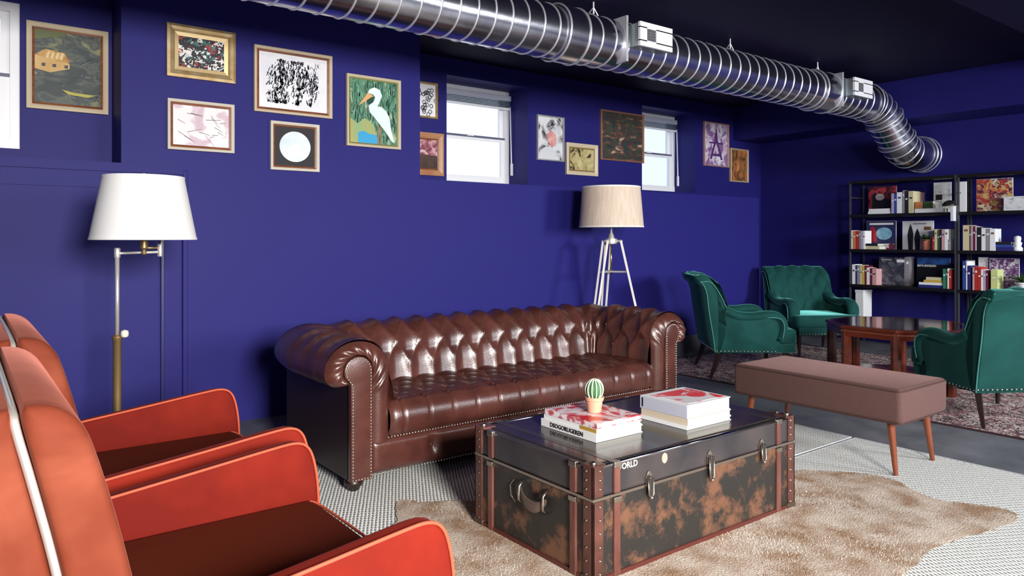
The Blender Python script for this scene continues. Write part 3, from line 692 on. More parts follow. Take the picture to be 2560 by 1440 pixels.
# corner posts and studs
CP = M('trunk_corner', (.055, .022, .016), .32, col2=(.12, .045, .035), nscale=8)
for x, sx in ((TX0, 1), (TX1, -1)):
    for y, sy in ((TY0, 1), (TY1, -1)):
        for z0, z1, par in ((.012, TS-.008, body), (TS+.006, TZ+.003, lid)):
            bm = bmesh.new(); box(*sorted((x-.007*sx, x+.045*sx)), *sorted((y-.007*sy, y+.002*sy)), z0, z1, bm, bev=.002); box(*sorted((x-.007*sx, x+.002*sx)), *sorted((y-.007*sy, y+.045*sy)), z0, z1, bm, bev=.002)
            if par is lid: box(*sorted((x-.006*sx, x+.06*sx)), *sorted((y-.006*sy, y+.06*sy)), TZ-.006, TZ+.004, bm, bev=.003)
            T(bm, 'corner_guard', CP, par)
            nb_ = bmesh.new()
            zz = [z0+.03+(z1-z0-.05)*k/(5 if par is body else 2) for k in range(6 if par is body else 3)]
            nails([(x+.028*sx, y-.0075*sy, z) for z in zz], .0055, (0, -sy, 0), nb_); nails([(x-.0075*sx, y+.028*sy, z) for z in zz], .0055, (-sx, 0, 0), nb_)
            tag(T(nb_, 'rivets', TMET, par, smooth=True), kind='stuff')
        # protruding metal tips at the lid corners and feet
        T(lathe([(.012, -.004), (.014, .004), (.008, .010), (.003, .012)], 10, (x+.02*sx, y+.02*sy, TZ+.004)), 'corner_stud', TMET, lid, smooth=True)
        bm = bmesh.new(); box(*sorted((x-.011*sx, x+.055*sx)), *sorted((y-.011*sy, y+.055*sy)), .012, .035, bm, bev=.004); T(bm, 'corner_cap', M('corner_cap', (.10, .07, .05), .4, .5), body)
# latches
def latch(x, z, big):
    h = .115 if big else .085
    root = T(prism([(x-.016, z-.01), (x+.016, z-.01), (x+.018, z+.02), (x+.011, z+.036), (x, z+.045), (x-.011, z+.036), (x-.018, z+.02)], TY0-.007, TY0-.001, 'y', bev=.001), 'latch_plate', TMET, lid)
    T(box(x-.010, x+.010, TY0-.020, TY0-.006, z-h*.55, z+.025, bev=.004), 'latch_hasp', M('latch_dark', (.12, .11, .10), .3, .9), lid)
    T(tube([(x-.014, TY0-.014, z+.02), (x-.014, TY0-.018, z-h*.5), (x, TY0-.018, z-h*.62), (x+.014, TY0-.018, z-h*.5), (x+.014, TY0-.014, z+.02)], .003, 6), 'latch_ring', TMET, lid, smooth=True)
    T(lathe([(.006, -.006), (.008, 0), (.005, .006)], 8, (x, TY0-.018, z-h*.62)), 'latch_knob', NAIL, lid, smooth=True)
def trunk_x(px): return onY(px, 0, TY0).x
latch(trunk_x(1620), TS+.008, False); latch(trunk_x(1772), TS+.02, True); latch(trunk_x(1902), TS+.008, False)
# leather handle on the near end
hy = onX(1335, 0, TX0-.02).y; hz = onX(1335, 1262, TX0-.02).z
hy0 = onX(1302, 0, TX0-.02).y; hy1 = onX(1362, 0, TX0-.02).y; z_ = hz
pts = [Vector((TX0-.018, hy0+.01, z_+.055)), Vector((TX0-.03, hy0-.02, z_+.02)), Vector((TX0-.036, hy0-.05, z_)), Vector((TX0-.036, hy1+.05, z_-.004)), Vector((TX0-.03, hy1+.02, z_+.008)), Vector((TX0-.018, hy1-.005, z_+.03))]
pp = smooth_path([tuple(p) for p in pts], 2); rows = []
for i, p in enumerate(pp):
    t = i/(len(pp)-1); wd = .011+.014*math.sin(PI*t)
    rows.append([(p[0]-.004*math.cos(a), p[1], p[2]+wd*math.sin(a)) for a in [2*PI*k/8 for k in range(8)]])
T(grid(rows, close_v=True), 'handle', M('handle_leather', (.09, .06, .05), .4), body, smooth=True)
for yy in (hy0, hy1): T(tube([(TX0-.005, yy, z_+.075), (TX0-.03, yy-.0, z_+.05), (TX0-.03, yy, z_-.0), (TX0-.005, yy, z_-.02)], .006, 6), 'handle_loop', TMET, body, smooth=True)
T(tube([(TX0-.006, hy0+.06, z_+.06), (TX0-.008, hy0+.085, z_+.03), (TX0-.008, hy0+.08, z_-.01), (TX0-.006, hy0+.05, z_-.03)], .003, 5), 'handle_wear_ring', TMET, body)
# painted letters near the lid edge and a sticker
lx = trunk_x(1575)
text_mesh('WORLD', .032, M('worn_white_print', (.7, .68, .62), .6), lid, trunk.matrix_basis.inverted() @ Matrix.Translation((lx-.02, TY0-.002, TZ-.024)) @ Matrix.Rotation(PI/2, 4, 'X'))
T(prism([(trunk_x(1661)+.016*math.cos(2*PI*k/20), TZ-.035+.02*math.sin(2*PI*k/20)) for k in range(20)], TY0-.002, TY0, 'y'), 'round_sticker', art('sticker', [(.3, (.5, .06, .05)), (.5, (.6, .4, .3)), (.7, (.3, .28, .2))], 60), lid)

# ------------------------------------------------------------------ books
def book(label, cat, w, h, th, cover, loc, R=None, group=None, pages=PAGES, front=None, hard=True, name='book'):
    """local: spine along x=0, pages toward +x, height +y, thickness z, front cover up"""
    t = thing(name, label, cat, (0, 0, 0), group=group)
    t.matrix_basis = Matrix.Translation(loc) @ (R.to_4x4() if R else Matrix.Identity(4))
    c = min(.003, th*.18); bm = box(0, w, 0, h, 0, c); box(0, w, 0, h, th-c, th, bm); box(0, c, 0, h, c, th-c, bm)
    obj('cover', bm, cover, t)
    g = .004 if hard else .0005
    obj('page_block', box(c, w-g, g, h-g, c, th-c), pages, t)
    if front is not None: obj('cover_print', box(.002, w-.002, .002, h-.002, th, th+.0012), front, t)
    return t
WB = M('white_book_cover', (.85, .85, .84), .35); CB = M('cream_book_cover', (.66, .56, .42), .4)
GRB = M('pale_grey_cover', (.52, .53, .62), .35)
RED1 = art('red_white_cover', [(.0, (.55, .01, .02)), (.43, (.62, .015, .02)), (.5, (.85, .6, .6)), (.56, (.82, .8, .84)), (.66, (.65, .02, .02)), (1, (.5, .01, .02))], 7, distort=1.6, seed=5, rough=.25)
RED2 = art('vermilion_cover', [(.0, (.75, .035, .02)), (.50, (.85, .07, .035)), (.56, (.85, .8, .78)), (1, (.85, .83, .8))], 7, distort=1.2, seed=12, rough=.25)
q = Matrix.Rotation(0, 3, 'Z')
TT = TZ+.0012
# left pile
zb = TT
bk1 = book('thick white bottom book of the left pile on the trunk, black spine lettering', 'book', .27, .345, .032, WB, (2.035, 2.118, zb), None, 'books piled on the trunk')
text_mesh('DSOGORUGEREN', .026, BLACK, bk1, Matrix.Translation((-.0006, .18, .016)) @ Matrix.Rotation(-PI/2, 4, 'Z') @ Matrix.Rotation(PI/2, 4, 'X'))
zb += .033
bk2 = book('thin white book with a gold spine end, middle of the left pile on the trunk', 'book', .262, .33, .019, WB, (2.042, 2.122, zb), None, 'books piled on the trunk')
obj('spine_label', box(-.0008, 0, 0.002, .10, .002, .017), M('gold_print', (.45, .28, .05), .4), bk2)
zb += .020
bk3 = book('red and white patterned book on top of the left pile, under the cactus', 'book', .262, .325, .020, M('red_white_spine', (.6, .1, .12), .35, col2=(.85, .8, .82), nscale=25, lo=.45, hi=.55), (2.042, 2.122, zb), None, 'books piled on the trunk', front=RED1)
zb += .0215; Z_CACT = zb
zc = TT
book('thin white book at the bottom of the right pile on the trunk', 'book', .305, .27, .018, WB, (2.475, 2.022, zc), None, 'books piled on the trunk'); zc += .019
book('cream spined book in the middle of the right pile on the trunk', 'book', .30, .265, .028, CB, (2.48, 2.022, zc), None, 'books piled on the trunk'); zc += .029
b6 = book('thick pale book with a vermilion cover on top of the right pile', 'book', .30, .268, .055, GRB, (2.478, 2.024, zc), None, 'books piled on the trunk')
obj('cover_board', box(.0, .30, .0, .268, .055, .0562), WB, b6); obj('cover_print', box(.03, .285, .02, .235, .0562, .0572), RED2, b6)
obj('spine_mark', box(-.0008, 0, .25, .258, .008, .048), BLACK, b6)
# cactus
cx_, cy_ = 2.175, 2.275
cactus = thing('potted_cactus', 'small round striped cactus in a terracotta pot on the red book', 'plant', (cx_, cy_, Z_CACT))
pot = obj('pot', lathe([(.026, 0), (.029, .002), (.036, .05), (.040, .052), (.041, .066), (.036, .066), (.034, .058)], 28), TERRA, cactus, True, angle=40)
obj('soil', lathe([(.001, .0595), (.034, .0595), (.034, .061), (.001, .062)], 20), SOIL, pot)
rows = []; nr = 12
for i in range(17):
    th = PI*(i+.3)/17.3; row = []
    for k in range(nr*6):
        a = 2*PI*k/(nr*6); rr = .036*(1+.09*abs(math.cos(a*nr/2))-.05); row.append((rr*math.sin(th)*math.cos(a), rr*math.sin(th)*math.sin(a), .096-.042*math.cos(th)))
    rows.append(row)
bm = grid(rows, close_v=True); bm.faces.new([v for v in bm.verts][:nr*6]) ; bm.faces.new([v for v in bm.verts][-nr*6:])
bmesh.ops.recalc_face_normals(bm, faces=bm.faces)
obj('cactus_body', bm, M('cactus_green', (.05, .16, .05), .6), cactus, True)
nb_ = bmesh.new()
for k in range(nr):
    a = 2*PI*k/nr
    tube([((.0385)*math.sin(t)*math.cos(a), .0385*math.sin(t)*math.sin(a), .096-.0445*math.cos(t)) for t in [PI*(.12+.84*i/12) for i in range(13)]], .0030, 5, nb_)
tag(obj('spine_ridges', nb_, M('cactus_spines', (.72, .8, .62), .7), cactus, True), kind='stuff')

# ------------------------------------------------------------------ bench
bench = thing('upholstered_bench', 'long brown fabric bench on tapered walnut legs right of the trunk', 'bench', (4.13, 2.28, .008))
bm = box(-.275, .275, -.51, .51, .275, .462, bev=.028, seg=4); obj('bench_cushion', bm, BENCHF, bench, True)
for zz, ins in ((.448, .008), (.281, .012)):
    rc = .03; X_, Y_ = .275-ins*.3, .51-ins*.3; loop = []
    for cx, cy, a0 in ((X_-rc, Y_-rc, 0), (-X_+rc, Y_-rc, 90), (-X_+rc, -Y_+rc, 180), (X_-rc, -Y_+rc, 270)):
        loop += [(cx+rc*math.cos(math.radians(a0+k*18)), cy+rc*math.sin(math.radians(a0+k*18)), zz) for k in range(6)]
    loop.append(loop[0]); obj('piping', tube(loop, .004, 6), BENCHP, bench, True)
for sx in (-1, 1):
    for sy in (-1, 1):
        obj('leg', tube([(sx*.20, sy*.42, .28), (sx*.215, sy*.455, 0)], [.021, .012], 16), LEGW, bench, True, angle=40)

# ------------------------------------------------------------------ lamps
lx_, ly_ = .635, 4.02
d_ = lambda px, dist: ray(px)*dist
lamp = thing('floor_lamp', 'brass swing arm floor lamp with a white tapered shade at the left', 'floor lamp', (lx_, ly_, 0))
base = d_(293, 3.70); cen = d_(360, 3.70); arm = d_(400, 3.76)
lamp.matrix_basis = Matrix.Translation((base.x, base.y, 0)); lamp.location = (base.x, base.y, 0)
LP = lambda v, z: (v.x-base.x, v.y-base.y, z)
obj('base', lathe([(.13, 0), (.135, .01), (.12, .025), (.03, .04), (.018, .06)], 32), ABRASS, lamp, True, angle=40)
obj('lower_pole', lathe([(.018, .05), (.020, .3), (.020, .735), (.024, .74), (.024, .752), (.016, .76)], 20), ABRASS, lamp, True, angle=40)
obj('pole', tube([(0, 0, .74), (0, 0, 1.175)], .0105, 14), CHROME, lamp, True)
kr = Vector((C, -S, 0))
obj('height_knob', lathe([(.004, -.02), (.017, -.014), (.019, 0), (.017, .014), (.004, .02)], 16, (kr.x*.038, kr.y*.038, .765)), CREAMF, lamp, True)
obj('pole_cap', lathe([(.014, 1.15), (.015, 1.152), (.015, 1.195), (.012, 1.20)], 16), CHROME, lamp, True, angle=40)
a_ = LP(arm, 1.178)
obj('swing_arm', tube([(0, 0, 1.172), a_], .007, 10), CHROME, lamp, True)
obj('arm_joint', lathe([(.012, 1.155), (.013, 1.157), (.013, 1.215), (.010, 1.22)], 14, (a_[0], a_[1], 0)), CHROME, lamp, True, angle=40)
c_ = LP(cen, 1.205)
obj('swing_arm', tube([(a_[0], a_[1], 1.20), (c_[0]*1.02, c_[1]*1.02, 1.20)], .006, 8), ABRASS, lamp, True)
obj('socket', lathe([(.010, 1.165), (.014, 1.17), (.008, 1.19), (.018, 1.20), (.018, 1.26), (.014, 1.30)], 16, (c_[0], c_[1], 0)), ABRASS, lamp, True, angle=40)
obj('pull_rod', tube([(a_[0]+.005, a_[1]-.01, 1.21), (a_[0]+.005, a_[1]-.01, 1.25)], .004, 6), CREAMF, lamp)
def shade(parent, c, r0, r1, z0, z1, mat, trimm=None, bulb_z=None):
    bm = lathe([(r0, z0), (r1, z1), (r1-.004, z1), (r0-.004, z0), (r0, z0)], 64, (c[0], c[1], 0), caps=False)
    sh = obj('lamp_shade', bm, mat, parent, True, angle=40)
    for r, z in ((r0, z0), (r1, z1)):
        bm = lathe([(r+.002, z-.006), (r+.002, z+.006), (r-.006, z+.006), (r-.006, z-.006), (r+.002, z-.006)], 64, (c[0], c[1], 0), caps=False)
        obj('shade_rim', bm, trimm or mat, sh)
    bm = bmesh.new()
    for k in range(3):
        a = 2*PI*k/3; tube([(c[0], c[1], z1-.02), (c[0]+(r1-.004)*math.cos(a), c[1]+(r1-.004)*math.sin(a), z1-.005)], .002, 5, bm)
    tube([(c[0], c[1], z0+.03), (c[0], c[1], z1-.0)], .004, 6, bm); obj('shade_carrier', bm, CHROME, sh)
    obj('bulb', lathe([(.013, z0+.04), (.03, z0+.09), (.028, z0+.12), (.012, z0+.14), (.001, z0+.142)], 16, (c[0], c[1], 0)), M('bulb_glass', (.9, .9, .85), .3), parent, True)
shade(lamp, c_, .246, .188, 1.247, 1.555, SHADEW)
obj('finial', lathe([(.006, 1.562), (.009, 1.57), (.004, 1.578)], 10, (c_[0], c_[1], 0)), WHITE, lamp, True)
# tripod lamp
tp = d_(1528, 6.5)
tri = thing('tripod_floor_lamp', 'tripod floor lamp with a linen drum shade behind the sofa', 'floor lamp', (tp.x, tp.y, 0))
PW = M('bleached_wood', (.62, .58, .54), .4, col2=(.78, .74, .7), nscale=6, vec_scale=(1, 1, .3))
shade(tri, (0, 0), .287, .257, 1.35, 1.70, SHADEB, M('white_tape', (.85, .83, .8), .6))
obj('stem', lathe([(.012, 1.24), (.03, 1.25), (.022, 1.28), (.010, 1.30), (.009, 1.40)], 16), CHROME, tri, True, angle=50)
obj('hub', lathe([(.02, 1.19), (.05, 1.2), (.055, 1.225), (.05, 1.245), (.02, 1.25)], 20), CHROME, tri, True, angle=50)
base_a = math.atan2(-S, C)
for k, ang in enumerate((base_a-.2, base_a+2*PI/3-.35, base_a-2*PI/3-.25)):
    dx, dy = math.cos(ang), math.sin(ang); nx, ny = -dy, dx; bm = bmesh.new()
    for s_ in (-1, 1):
        o0 = .026 if k else .012
        a = Vector((dx*.085+nx*s_*o0, dy*.085+ny*s_*o0, 1.225)); b = Vector((dx*.36+nx*s_*.016, dy*.36+ny*s_*.016, 0))
        tube([a, b], [.013, .012], 4, bm)
    lg = obj('leg', bm, PW, tri)
    hb = tube([(dx*.03, dy*.03, 1.222), (dx*.10, dy*.10, 1.222)], .012, 8); obj('hinge', hb, CHROME, lg)
    bb = tube([(dx*.0, dy*.0, .95), (dx*.145, dy*.145, .95)], .009, 8); obj('brace', bb, CHROME, tri)
obj('centre_rod', tube([(0, 0, .93), (0, 0, 1.2)], .008, 8), BRASS, tri, True)
# ------------------------------------------------------------------ rust armchairs
def rust_chair(X0, YC, label, place):
    t = thing('rust_armchair', label, 'armchair', (X0, YC, .008), group=place); Wd = .43
    # inner back cushion: side profile (x,z), reclined with a rounded top
    front = [(.345, .30), (.335, .46), (.316, .568), (.281, .734), (.245, .87), (.225, .925), (.19, .958), (.145, .968)]
    rear = [(.130, .960), (.155, .853), (.192, .685), (.221, .50), (.235, .30)]
    pr = smooth_path([(a, b, 0) for a, b in front+rear], 2); pr = [(a, b) for a, b, _ in pr]
    obj('back_cushion', soft_prism(pr, -Wd+.004, Wd-.004, .022), ORLIT, t, True, angle=60)
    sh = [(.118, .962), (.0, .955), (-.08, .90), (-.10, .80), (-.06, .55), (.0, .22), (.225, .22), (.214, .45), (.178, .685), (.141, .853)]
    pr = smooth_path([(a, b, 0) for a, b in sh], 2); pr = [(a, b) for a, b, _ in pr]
    obj('back_shell', soft_prism(pr, -Wd+.004, Wd-.004, .020), ORLIT, t, True, angle=60)
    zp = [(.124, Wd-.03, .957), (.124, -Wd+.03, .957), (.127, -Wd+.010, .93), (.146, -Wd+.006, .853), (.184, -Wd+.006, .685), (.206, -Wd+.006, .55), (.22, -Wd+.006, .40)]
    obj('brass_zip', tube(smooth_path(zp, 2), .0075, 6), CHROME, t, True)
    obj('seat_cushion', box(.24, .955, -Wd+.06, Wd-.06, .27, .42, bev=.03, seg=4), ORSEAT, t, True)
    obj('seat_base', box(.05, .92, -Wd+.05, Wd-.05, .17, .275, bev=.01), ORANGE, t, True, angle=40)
    pts = [(.12, .20), (.12, .50), (.30, .527), (.60, .563), (.86, .597), (.905, .598), (.935, .585), (.955, .55), (.972, .46), (.975, .30), (.965, .20)]
    pr = smooth_path([(a, b, 0) for a, b in pts], 2); pr = [(a, b) for a, b, _ in pr]
    for s in (-1, 1):
        y0, y1 = sorted((s*Wd, s*(Wd-.058)))
        am = obj('arm', soft_prism(pr, y0, y1, .014), ORANGE, t, True, angle=60)
        for yy in (y0+.003,):
            pp = [(a, yy, b) for a, b in pr if a > .25 and not (b < .25)]
            obj('piping', tube(pp, .0045, 6), ORANGEP, am, True)
    pp = [(.93, -Wd+.09, .418), (.955, -Wd+.11, .412), (.955, Wd-.11, .412), (.93, Wd-.09, .418)]
    obj('seat_piping', tube(smooth_path(pp, 2), .004, 6), ORANGEP, t, True)
    for sx in (.08, .86):
        for sy in (-1, 1): obj('leg', tube([(sx, sy*.33, .18), (sx+(-.03 if sx < .5 else .03), sy*.36, 0)], [.02, .011], 12), DWOOD, t, True)
    return t
rust_chair(-.05, 1.86, 'nearest rust velvet armchair at the lower left, facing the trunk', 'pair of rust armchairs')
rust_chair(0.0, 2.85, 'rust velvet armchair behind the nearest one, below the white lamp', 'pair of rust armchairs')

# ------------------------------------------------------------------ green tufted armchairs
def green_chair(loc, rotz, label):
    t = thing('green_armchair', label, 'armchair', loc, rotz, 'green velvet armchairs round the octagonal table')
    # local: x forward, rear of the base at x=0, y across
    HW = .37
    # tufted inner back
    bp = smooth_path([(.17, .36, 0), (.13, .50, 0), (.07, .70, 0), (.03, .82, 0), (-.01, .885, 0), (-.06, .925, 0), (-.11, .93, 0), (-.155, .905, 0), (-.165, .87, 0)], 2)
    bp, BL = resample([(a, b) for a, b, _ in bp], 50); P, Hh = [], []; nu = 70; nc = 4; DUg = 2*HW*.9/nc; v0, dv, rw = .15, .13, 3
    wid = lambda v: HW-.01-.05*max(0, 1-v/.25)
    for i in range(nu):
        q = i/(nu-1)*2-1; row = []; r = []
        for j, (x, z) in enumerate(bp):
            v = BL*j/49; hw = wid(v); cur = .04*q*q*(1 if v < BL-.2 else .6)
            r.append(Vector((x+cur, q*hw*(1-.02*(j > 38)), z-.035*abs(q)**6)))
            h = tuft(q*HW/DUg, (v-v0)/dv, rw) if v > .06 else .8
            e = min(1, (1-abs(q))*5, (BL-v)/.1, v/.08); row.append(-.045*(1-h)*max(.1, e)+.0)
        P.append(r); Hh.append(row)
    bm, A = tufted(P, Hh, flip=False)
    ib = obj('tufted_back', bm, GREEN, t, True)
    bb = bmesh.new(); du = np.gradient(A, axis=0); dv_ = np.gradient(A, axis=1); NN = np.cross(du, dv_)
    for k in range(rw+1):
        for c in range(-3, 4):
            y = (c+k/2)*DUg
            if abs(y) < HW-.06:
                i = int((y/HW+1)/2*(nu-1)); j = min(49, int((v0+k*dv)/BL*49)); n = NN[i, j]/np.linalg.norm(NN[i, j]); button(bb, Vector(A[i, j])+Vector(n)*.002, n, .010)
    tag(obj('buttons', bb, GREEN, ib, True), kind='stuff')
    # outer back panel with a slightly scrolled top, side wings
    ob = smooth_path([(-.16, .90, 0), (-.14, .84, 0), (-.085, .80, 0), (-.06, .60, 0), (-.02, .36, 0), (.0, .22, 0), (.06, .22, 0), (.10, .36, 0), (.12, .5, 0), (.05, .72, 0), (.0, .84, 0), (-.06, .90, 0), (-.11, .915, 0)], 1)
    obj('outer_back', prism([(a, b) for a, b, _ in ob], -HW+.012, HW-.012, 'y', bev=.012, seg=2), GREEN, t, True, angle=50)
    for s in (-1, 1):
        y = s*(HW-.005)
        pp = smooth_path([(-.13, y, .85), (-.03, y, .86), (.05, y, .74), (.11, y, .60), (.2, y, .53), (.36, y, .53), (.5, y+s*.02, .545), (.58, y+s*.03, .53), (.60, y+s*.03, .46), (.585, y+s*.02, .36)], 2)
        obj('piping', tube(pp, .005, 6), GREENP, t, True)
        pp = [(-.155, s*(HW-.02), .89), (-.07, s*(HW-.012), .80), (-.052, s*(HW-.012), .60), (-.01, s*(HW-.012), .36), (.005, s*(HW-.012), .225)]
        obj('piping', tube(smooth_path(pp, 2), .005, 6), GREENP, t, True)
        # side panel
        sp_ = smooth_path([(.02, .225, 0), (.03, .60, 0), (.0, .83, 0), (.06, .70, 0), (.12, .58, 0), (.22, .525, 0), (.40, .525, 0), (.52, .53, 0), (.585, .48, 0), (.56, .38, 0), (.52, .30, 0), (.53, .225, 0)], 2)
        y0, y1 = sorted((s*(HW-.012), s*(HW-.07))); obj('side_panel', prism([(a, b) for a, b, _ in sp_], y0, y1, 'y', bev=.008, seg=2), GREEN, t, True, angle=50)
        # rolled arm
        rows = []; ax = smooth_path([(.09, 0, .60), (.2, 0, .545), (.34, 0, .54), (.48, 0, .56), (.56, 0, .545), (.60, 0, .50), (.605, 0, .44), (.585, 0, .38), (.565, 0, .34)], 2)
        for i, p in enumerate(ax):
            tt = i/(len(ax)-1); a_, b_ = ax[max(0, i-1)], ax[min(len(ax)-1, i+1)]; d = Vector((b_[0]-a_[0], 0, b_[2]-a_[2])).normalized(); nrm = Vector((-d.z, 0, d.x))
            ry = .062*(1-.35*max(0, (tt-.7)/.3)); rz = .042*(1-.4*max(0, (tt-.7)/.3))
            rows.append([Vector((p[0], s*(HW-.045), p[2]))+Vector((0, 1, 0))*ry*math.cos(2*PI*k/16)+nrm*rz*math.sin(2*PI*k/16) for k in range(16)])
        bm = grid(rows, close_v=True); bm.verts.ensure_lookup_table(); bm.faces.new([bm.verts[k] for k in range(16)]); bm.faces.new([bm.verts[len(rows)*16-16+k] for k in range(16)])
        bmesh.ops.recalc_face_normals(bm, faces=bm.faces); obj('arm', bm, GREEN, t, True, angle=60)
    obj('seat_base', box(.02, .60, -HW+.03, HW-.03, .225, .33, bev=.012), GREEN, t, True, angle=40)
    cu = [(.12, -.29), (.56, -.29), (.58, -.355), (.70, -.35), (.725, -.31), (.74, 0), (.725, .31), (.70, .35), (.58, .355), (.56, .29), (.12, .29)]
    bm = prism(cu, .30, .43, 'z', bev=.025, seg=3)
    obj('seat_cushion', bm, GREEN, t, True, angle=60)
    obj('seat_front', box(.56, .715, -.33, .33, .225, .31, bev=.012), GREEN, t, True, angle=40)
    nb_ = nails(along([(.02, -HW+.010, .24), (.53, -HW+.010, .24)], .033), .008, (0, -1, 0)); nails(along([(.02, HW-.010, .24), (.53, HW-.010, .24)], .033), .008, (0, 1, 0), nb_)
    nails(along([(-.002, -HW+.02, .245), (-.002, HW-.02, .245)], .033), .008, (-1, 0, 0), nb_); nails(along([(.717, -.32, .24), (.717, .32, .24)], .033), .008, (1, 0, 0), nb_)
    tag(obj('nailhead_trim', nb_, NAIL, t, True), kind='stuff')
    for sy in (-1, 1):
        obj('leg', tube([(.05, sy*.31, .23), (.02, sy*.315, .12), (-.03, sy*.33, 0)], [.028, .022, .014], 4), DWOOD, t)
        obj('leg', tube([(.64, sy*.29, .23), (.64, sy*.29, .12), (.645, sy*.29, 0)], [.026, .02, .013], 8), DWOOD, t)
    return t
green_chair((5.57, 4.33, .009), math.radians(-40), 'green velvet armchair seen from the side, nearest the sofa')
green_chair((7.62, 4.66, .009), math.radians(-122), 'green velvet armchair facing the room with its tufted back showing, by the bookcase')
green_chair((5.62, 1.77, .009), math.radians(57), 'green velvet armchair seen from behind at the right edge')

# ------------------------------------------------------------------ octagonal table
tb = thing('octagonal_table', 'low octagonal red mahogany table with a glossy top between green armchairs', 'table', (6.395, 2.955, .009))
R8 = .43/2/math.sin(PI/8)
oct_ = lambda r: [(r*math.cos(PI/8+k*PI/4), r*math.sin(PI/8+k*PI/4)) for k in range(8)]
obj('tabletop', prism(oct_(R8+.02), .49, .515, 'z', bev=.006), MAHOG, tb)
obj('top_inlay', prism(oct_(R8-.03), .515, .517, 'z'), MAHOGT, tb)
for k in range(8):
    a, b = Vector(oct_(R8-.01)[k]), Vector(oct_(R8-.01)[(k+1) % 8]); ca, cb = a.lerp(b, .08), a.lerp(b, .92)
    def bar(p, q_, z0, z1, th):
        d = (q_-p).normalized(); n = Vector((-d.y, d.x))*th/2; bm = bmesh.new()
        vs = [bm.verts.new((u.x, u.y, z)) for z in (z0, z1) for u in (p-n, q_-n, q_+n, p+n)]
        for f in ((0, 3, 2, 1), (4, 5, 6, 7), (0, 1, 5, 4), (1, 2, 6, 5), (2, 3, 7, 6), (3, 0, 4, 7)): bm.faces.new([vs[i] for i in f])
        return bm
    ap = obj('apron', bar(a, b, .43, .49, .03), MAHOG, tb); obj('moulding', bar(a, b, .468, .478, .045), M('light_moulding', (.3, .09, .05), .3), ap)
    if k % 2 == 0: continue
for k in range(8):
    c = Vector(oct_(R8-.035)[k]); bm = bmesh.new(); tube([(c.x, c.y, .49), (c.x, c.y, 0)], .042, 8, bm)
    lg = obj('leg', bm, MAHOG, tb)
obj('stretcher_ring', prism(oct_(R8-.09), .07, .09, 'z'), MAHOG, tb)

# ------------------------------------------------------------------ rugs and hide
def weave(name, c1, c2, scale):
    m = bpy.data.materials.new(name); m.use_nodes = True; nt = m.node_tree; b = nt.nodes['Principled BSDF']; b.inputs['Roughness'].default_value = .9
    tc = nt.nodes.new('ShaderNodeTexCoord'); fs = []
    for rot in (.5, 2.07):
        mp = nt.nodes.new('ShaderNodeMapping'); mp.inputs['Rotation'].default_value = (0, 0, rot); nt.links.new(tc.outputs['Object'], mp.inputs[0])
        wv = nt.nodes.new('ShaderNodeTexWave'); wv.inputs['Scale'].default_value = scale*(1 if rot < 1 else .6); wv.inputs['Distortion'].default_value = 1.2; wv.inputs['Detail Scale'].default_value = 3
        nt.links.new(mp.outputs[0], wv.inputs['Vector']); fs.append(wv.outputs['Fac'])
    mu = nt.nodes.new('ShaderNodeMath'); mu.operation = 'MULTIPLY_ADD'; nt.links.new(fs[0], mu.inputs[0]); mu.inputs[1].default_value = .75
    m2 = nt.nodes.new('ShaderNodeMath'); m2.operation = 'MULTIPLY'; nt.links.new(fs[1], m2.inputs[0]); m2.inputs[1].default_value = .3; nt.links.new(m2.outputs[0], mu.inputs[2])
    r = nt.nodes.new('ShaderNodeValToRGB'); r.color_ramp.elements[0].position = .12; r.color_ramp.elements[1].position = .55
    r.color_ramp.elements[0].color = (*c1, 1); r.color_ramp.elements[1].color = (*c2, 1)
    nt.links.new(mu.outputs[0], r.inputs[0]); nt.links.new(r.outputs[0], b.inputs['Base Color'])
    bp = nt.nodes.new('ShaderNodeBump'); bp.inputs['Strength'].default_value = .6; bp.inputs['Distance'].default_value = .004; nt.links.new(mu.outputs[0], bp.inputs['Height']); nt.links.new(bp.outputs[0], b.inputs['Normal'])
    return m
JUTE = weave('jute_weave', (.13, .13, .12), (.86, .86, .82), 19)
JB = M('rug_binding', (.5, .5, .5), .8)
def rug(name, x0, x1, y0, y1, z, mat, label, binding=JB):
    t = thing(name, label, 'rug', ((x0+x1)/2, (y0+y1)/2, 0))
    obj('rug_field', box(x0+.02, x1-.02, y0+.008, y1-.008, .0005, z), mat, t, world=True)
    bm = box(x0, x1, y0, y0+.009, .0005, z+.001); box(x0, x1, y1-.009, y1, .0005, z+.001, bm); box(x0, x0+.022, y0+.009, y1-.009, .0005, z+.001, bm); box(x1-.022, x1, y0+.009, y1-.009, .0005, z+.001, bm)
    obj('rug_binding', bm, binding, t, world=True); return t
rug('jute_rug', .2, 4.46, -.9, 2.328, .007, JUTE, 'large pale woven rug under the cowhide and trunk')
rug('jute_rug', .2, 4.46, 2.350, 3.95, .007, JUTE, 'pale woven rug under the front of the leather sofa')
PERS = art('persian_pattern', [(0, (.02, .012, .014)), (.22, (.55, .46, .42)), (.36, (.16, .03, .04)), (.5, (.62, .55, .5)), (.62, (.05, .02, .03)), (.74, (.35, .12, .13)), (.86, (.5, .4, .38))], 38, 'voronoi', distort=2, rough=.95)
rug('persian_rug', 5.25, 7.85, .9, 4.95, .008, PERS, 'patterned maroon and cream rug under the green armchairs', M('rug_border', (.045, .015, .018), .9))
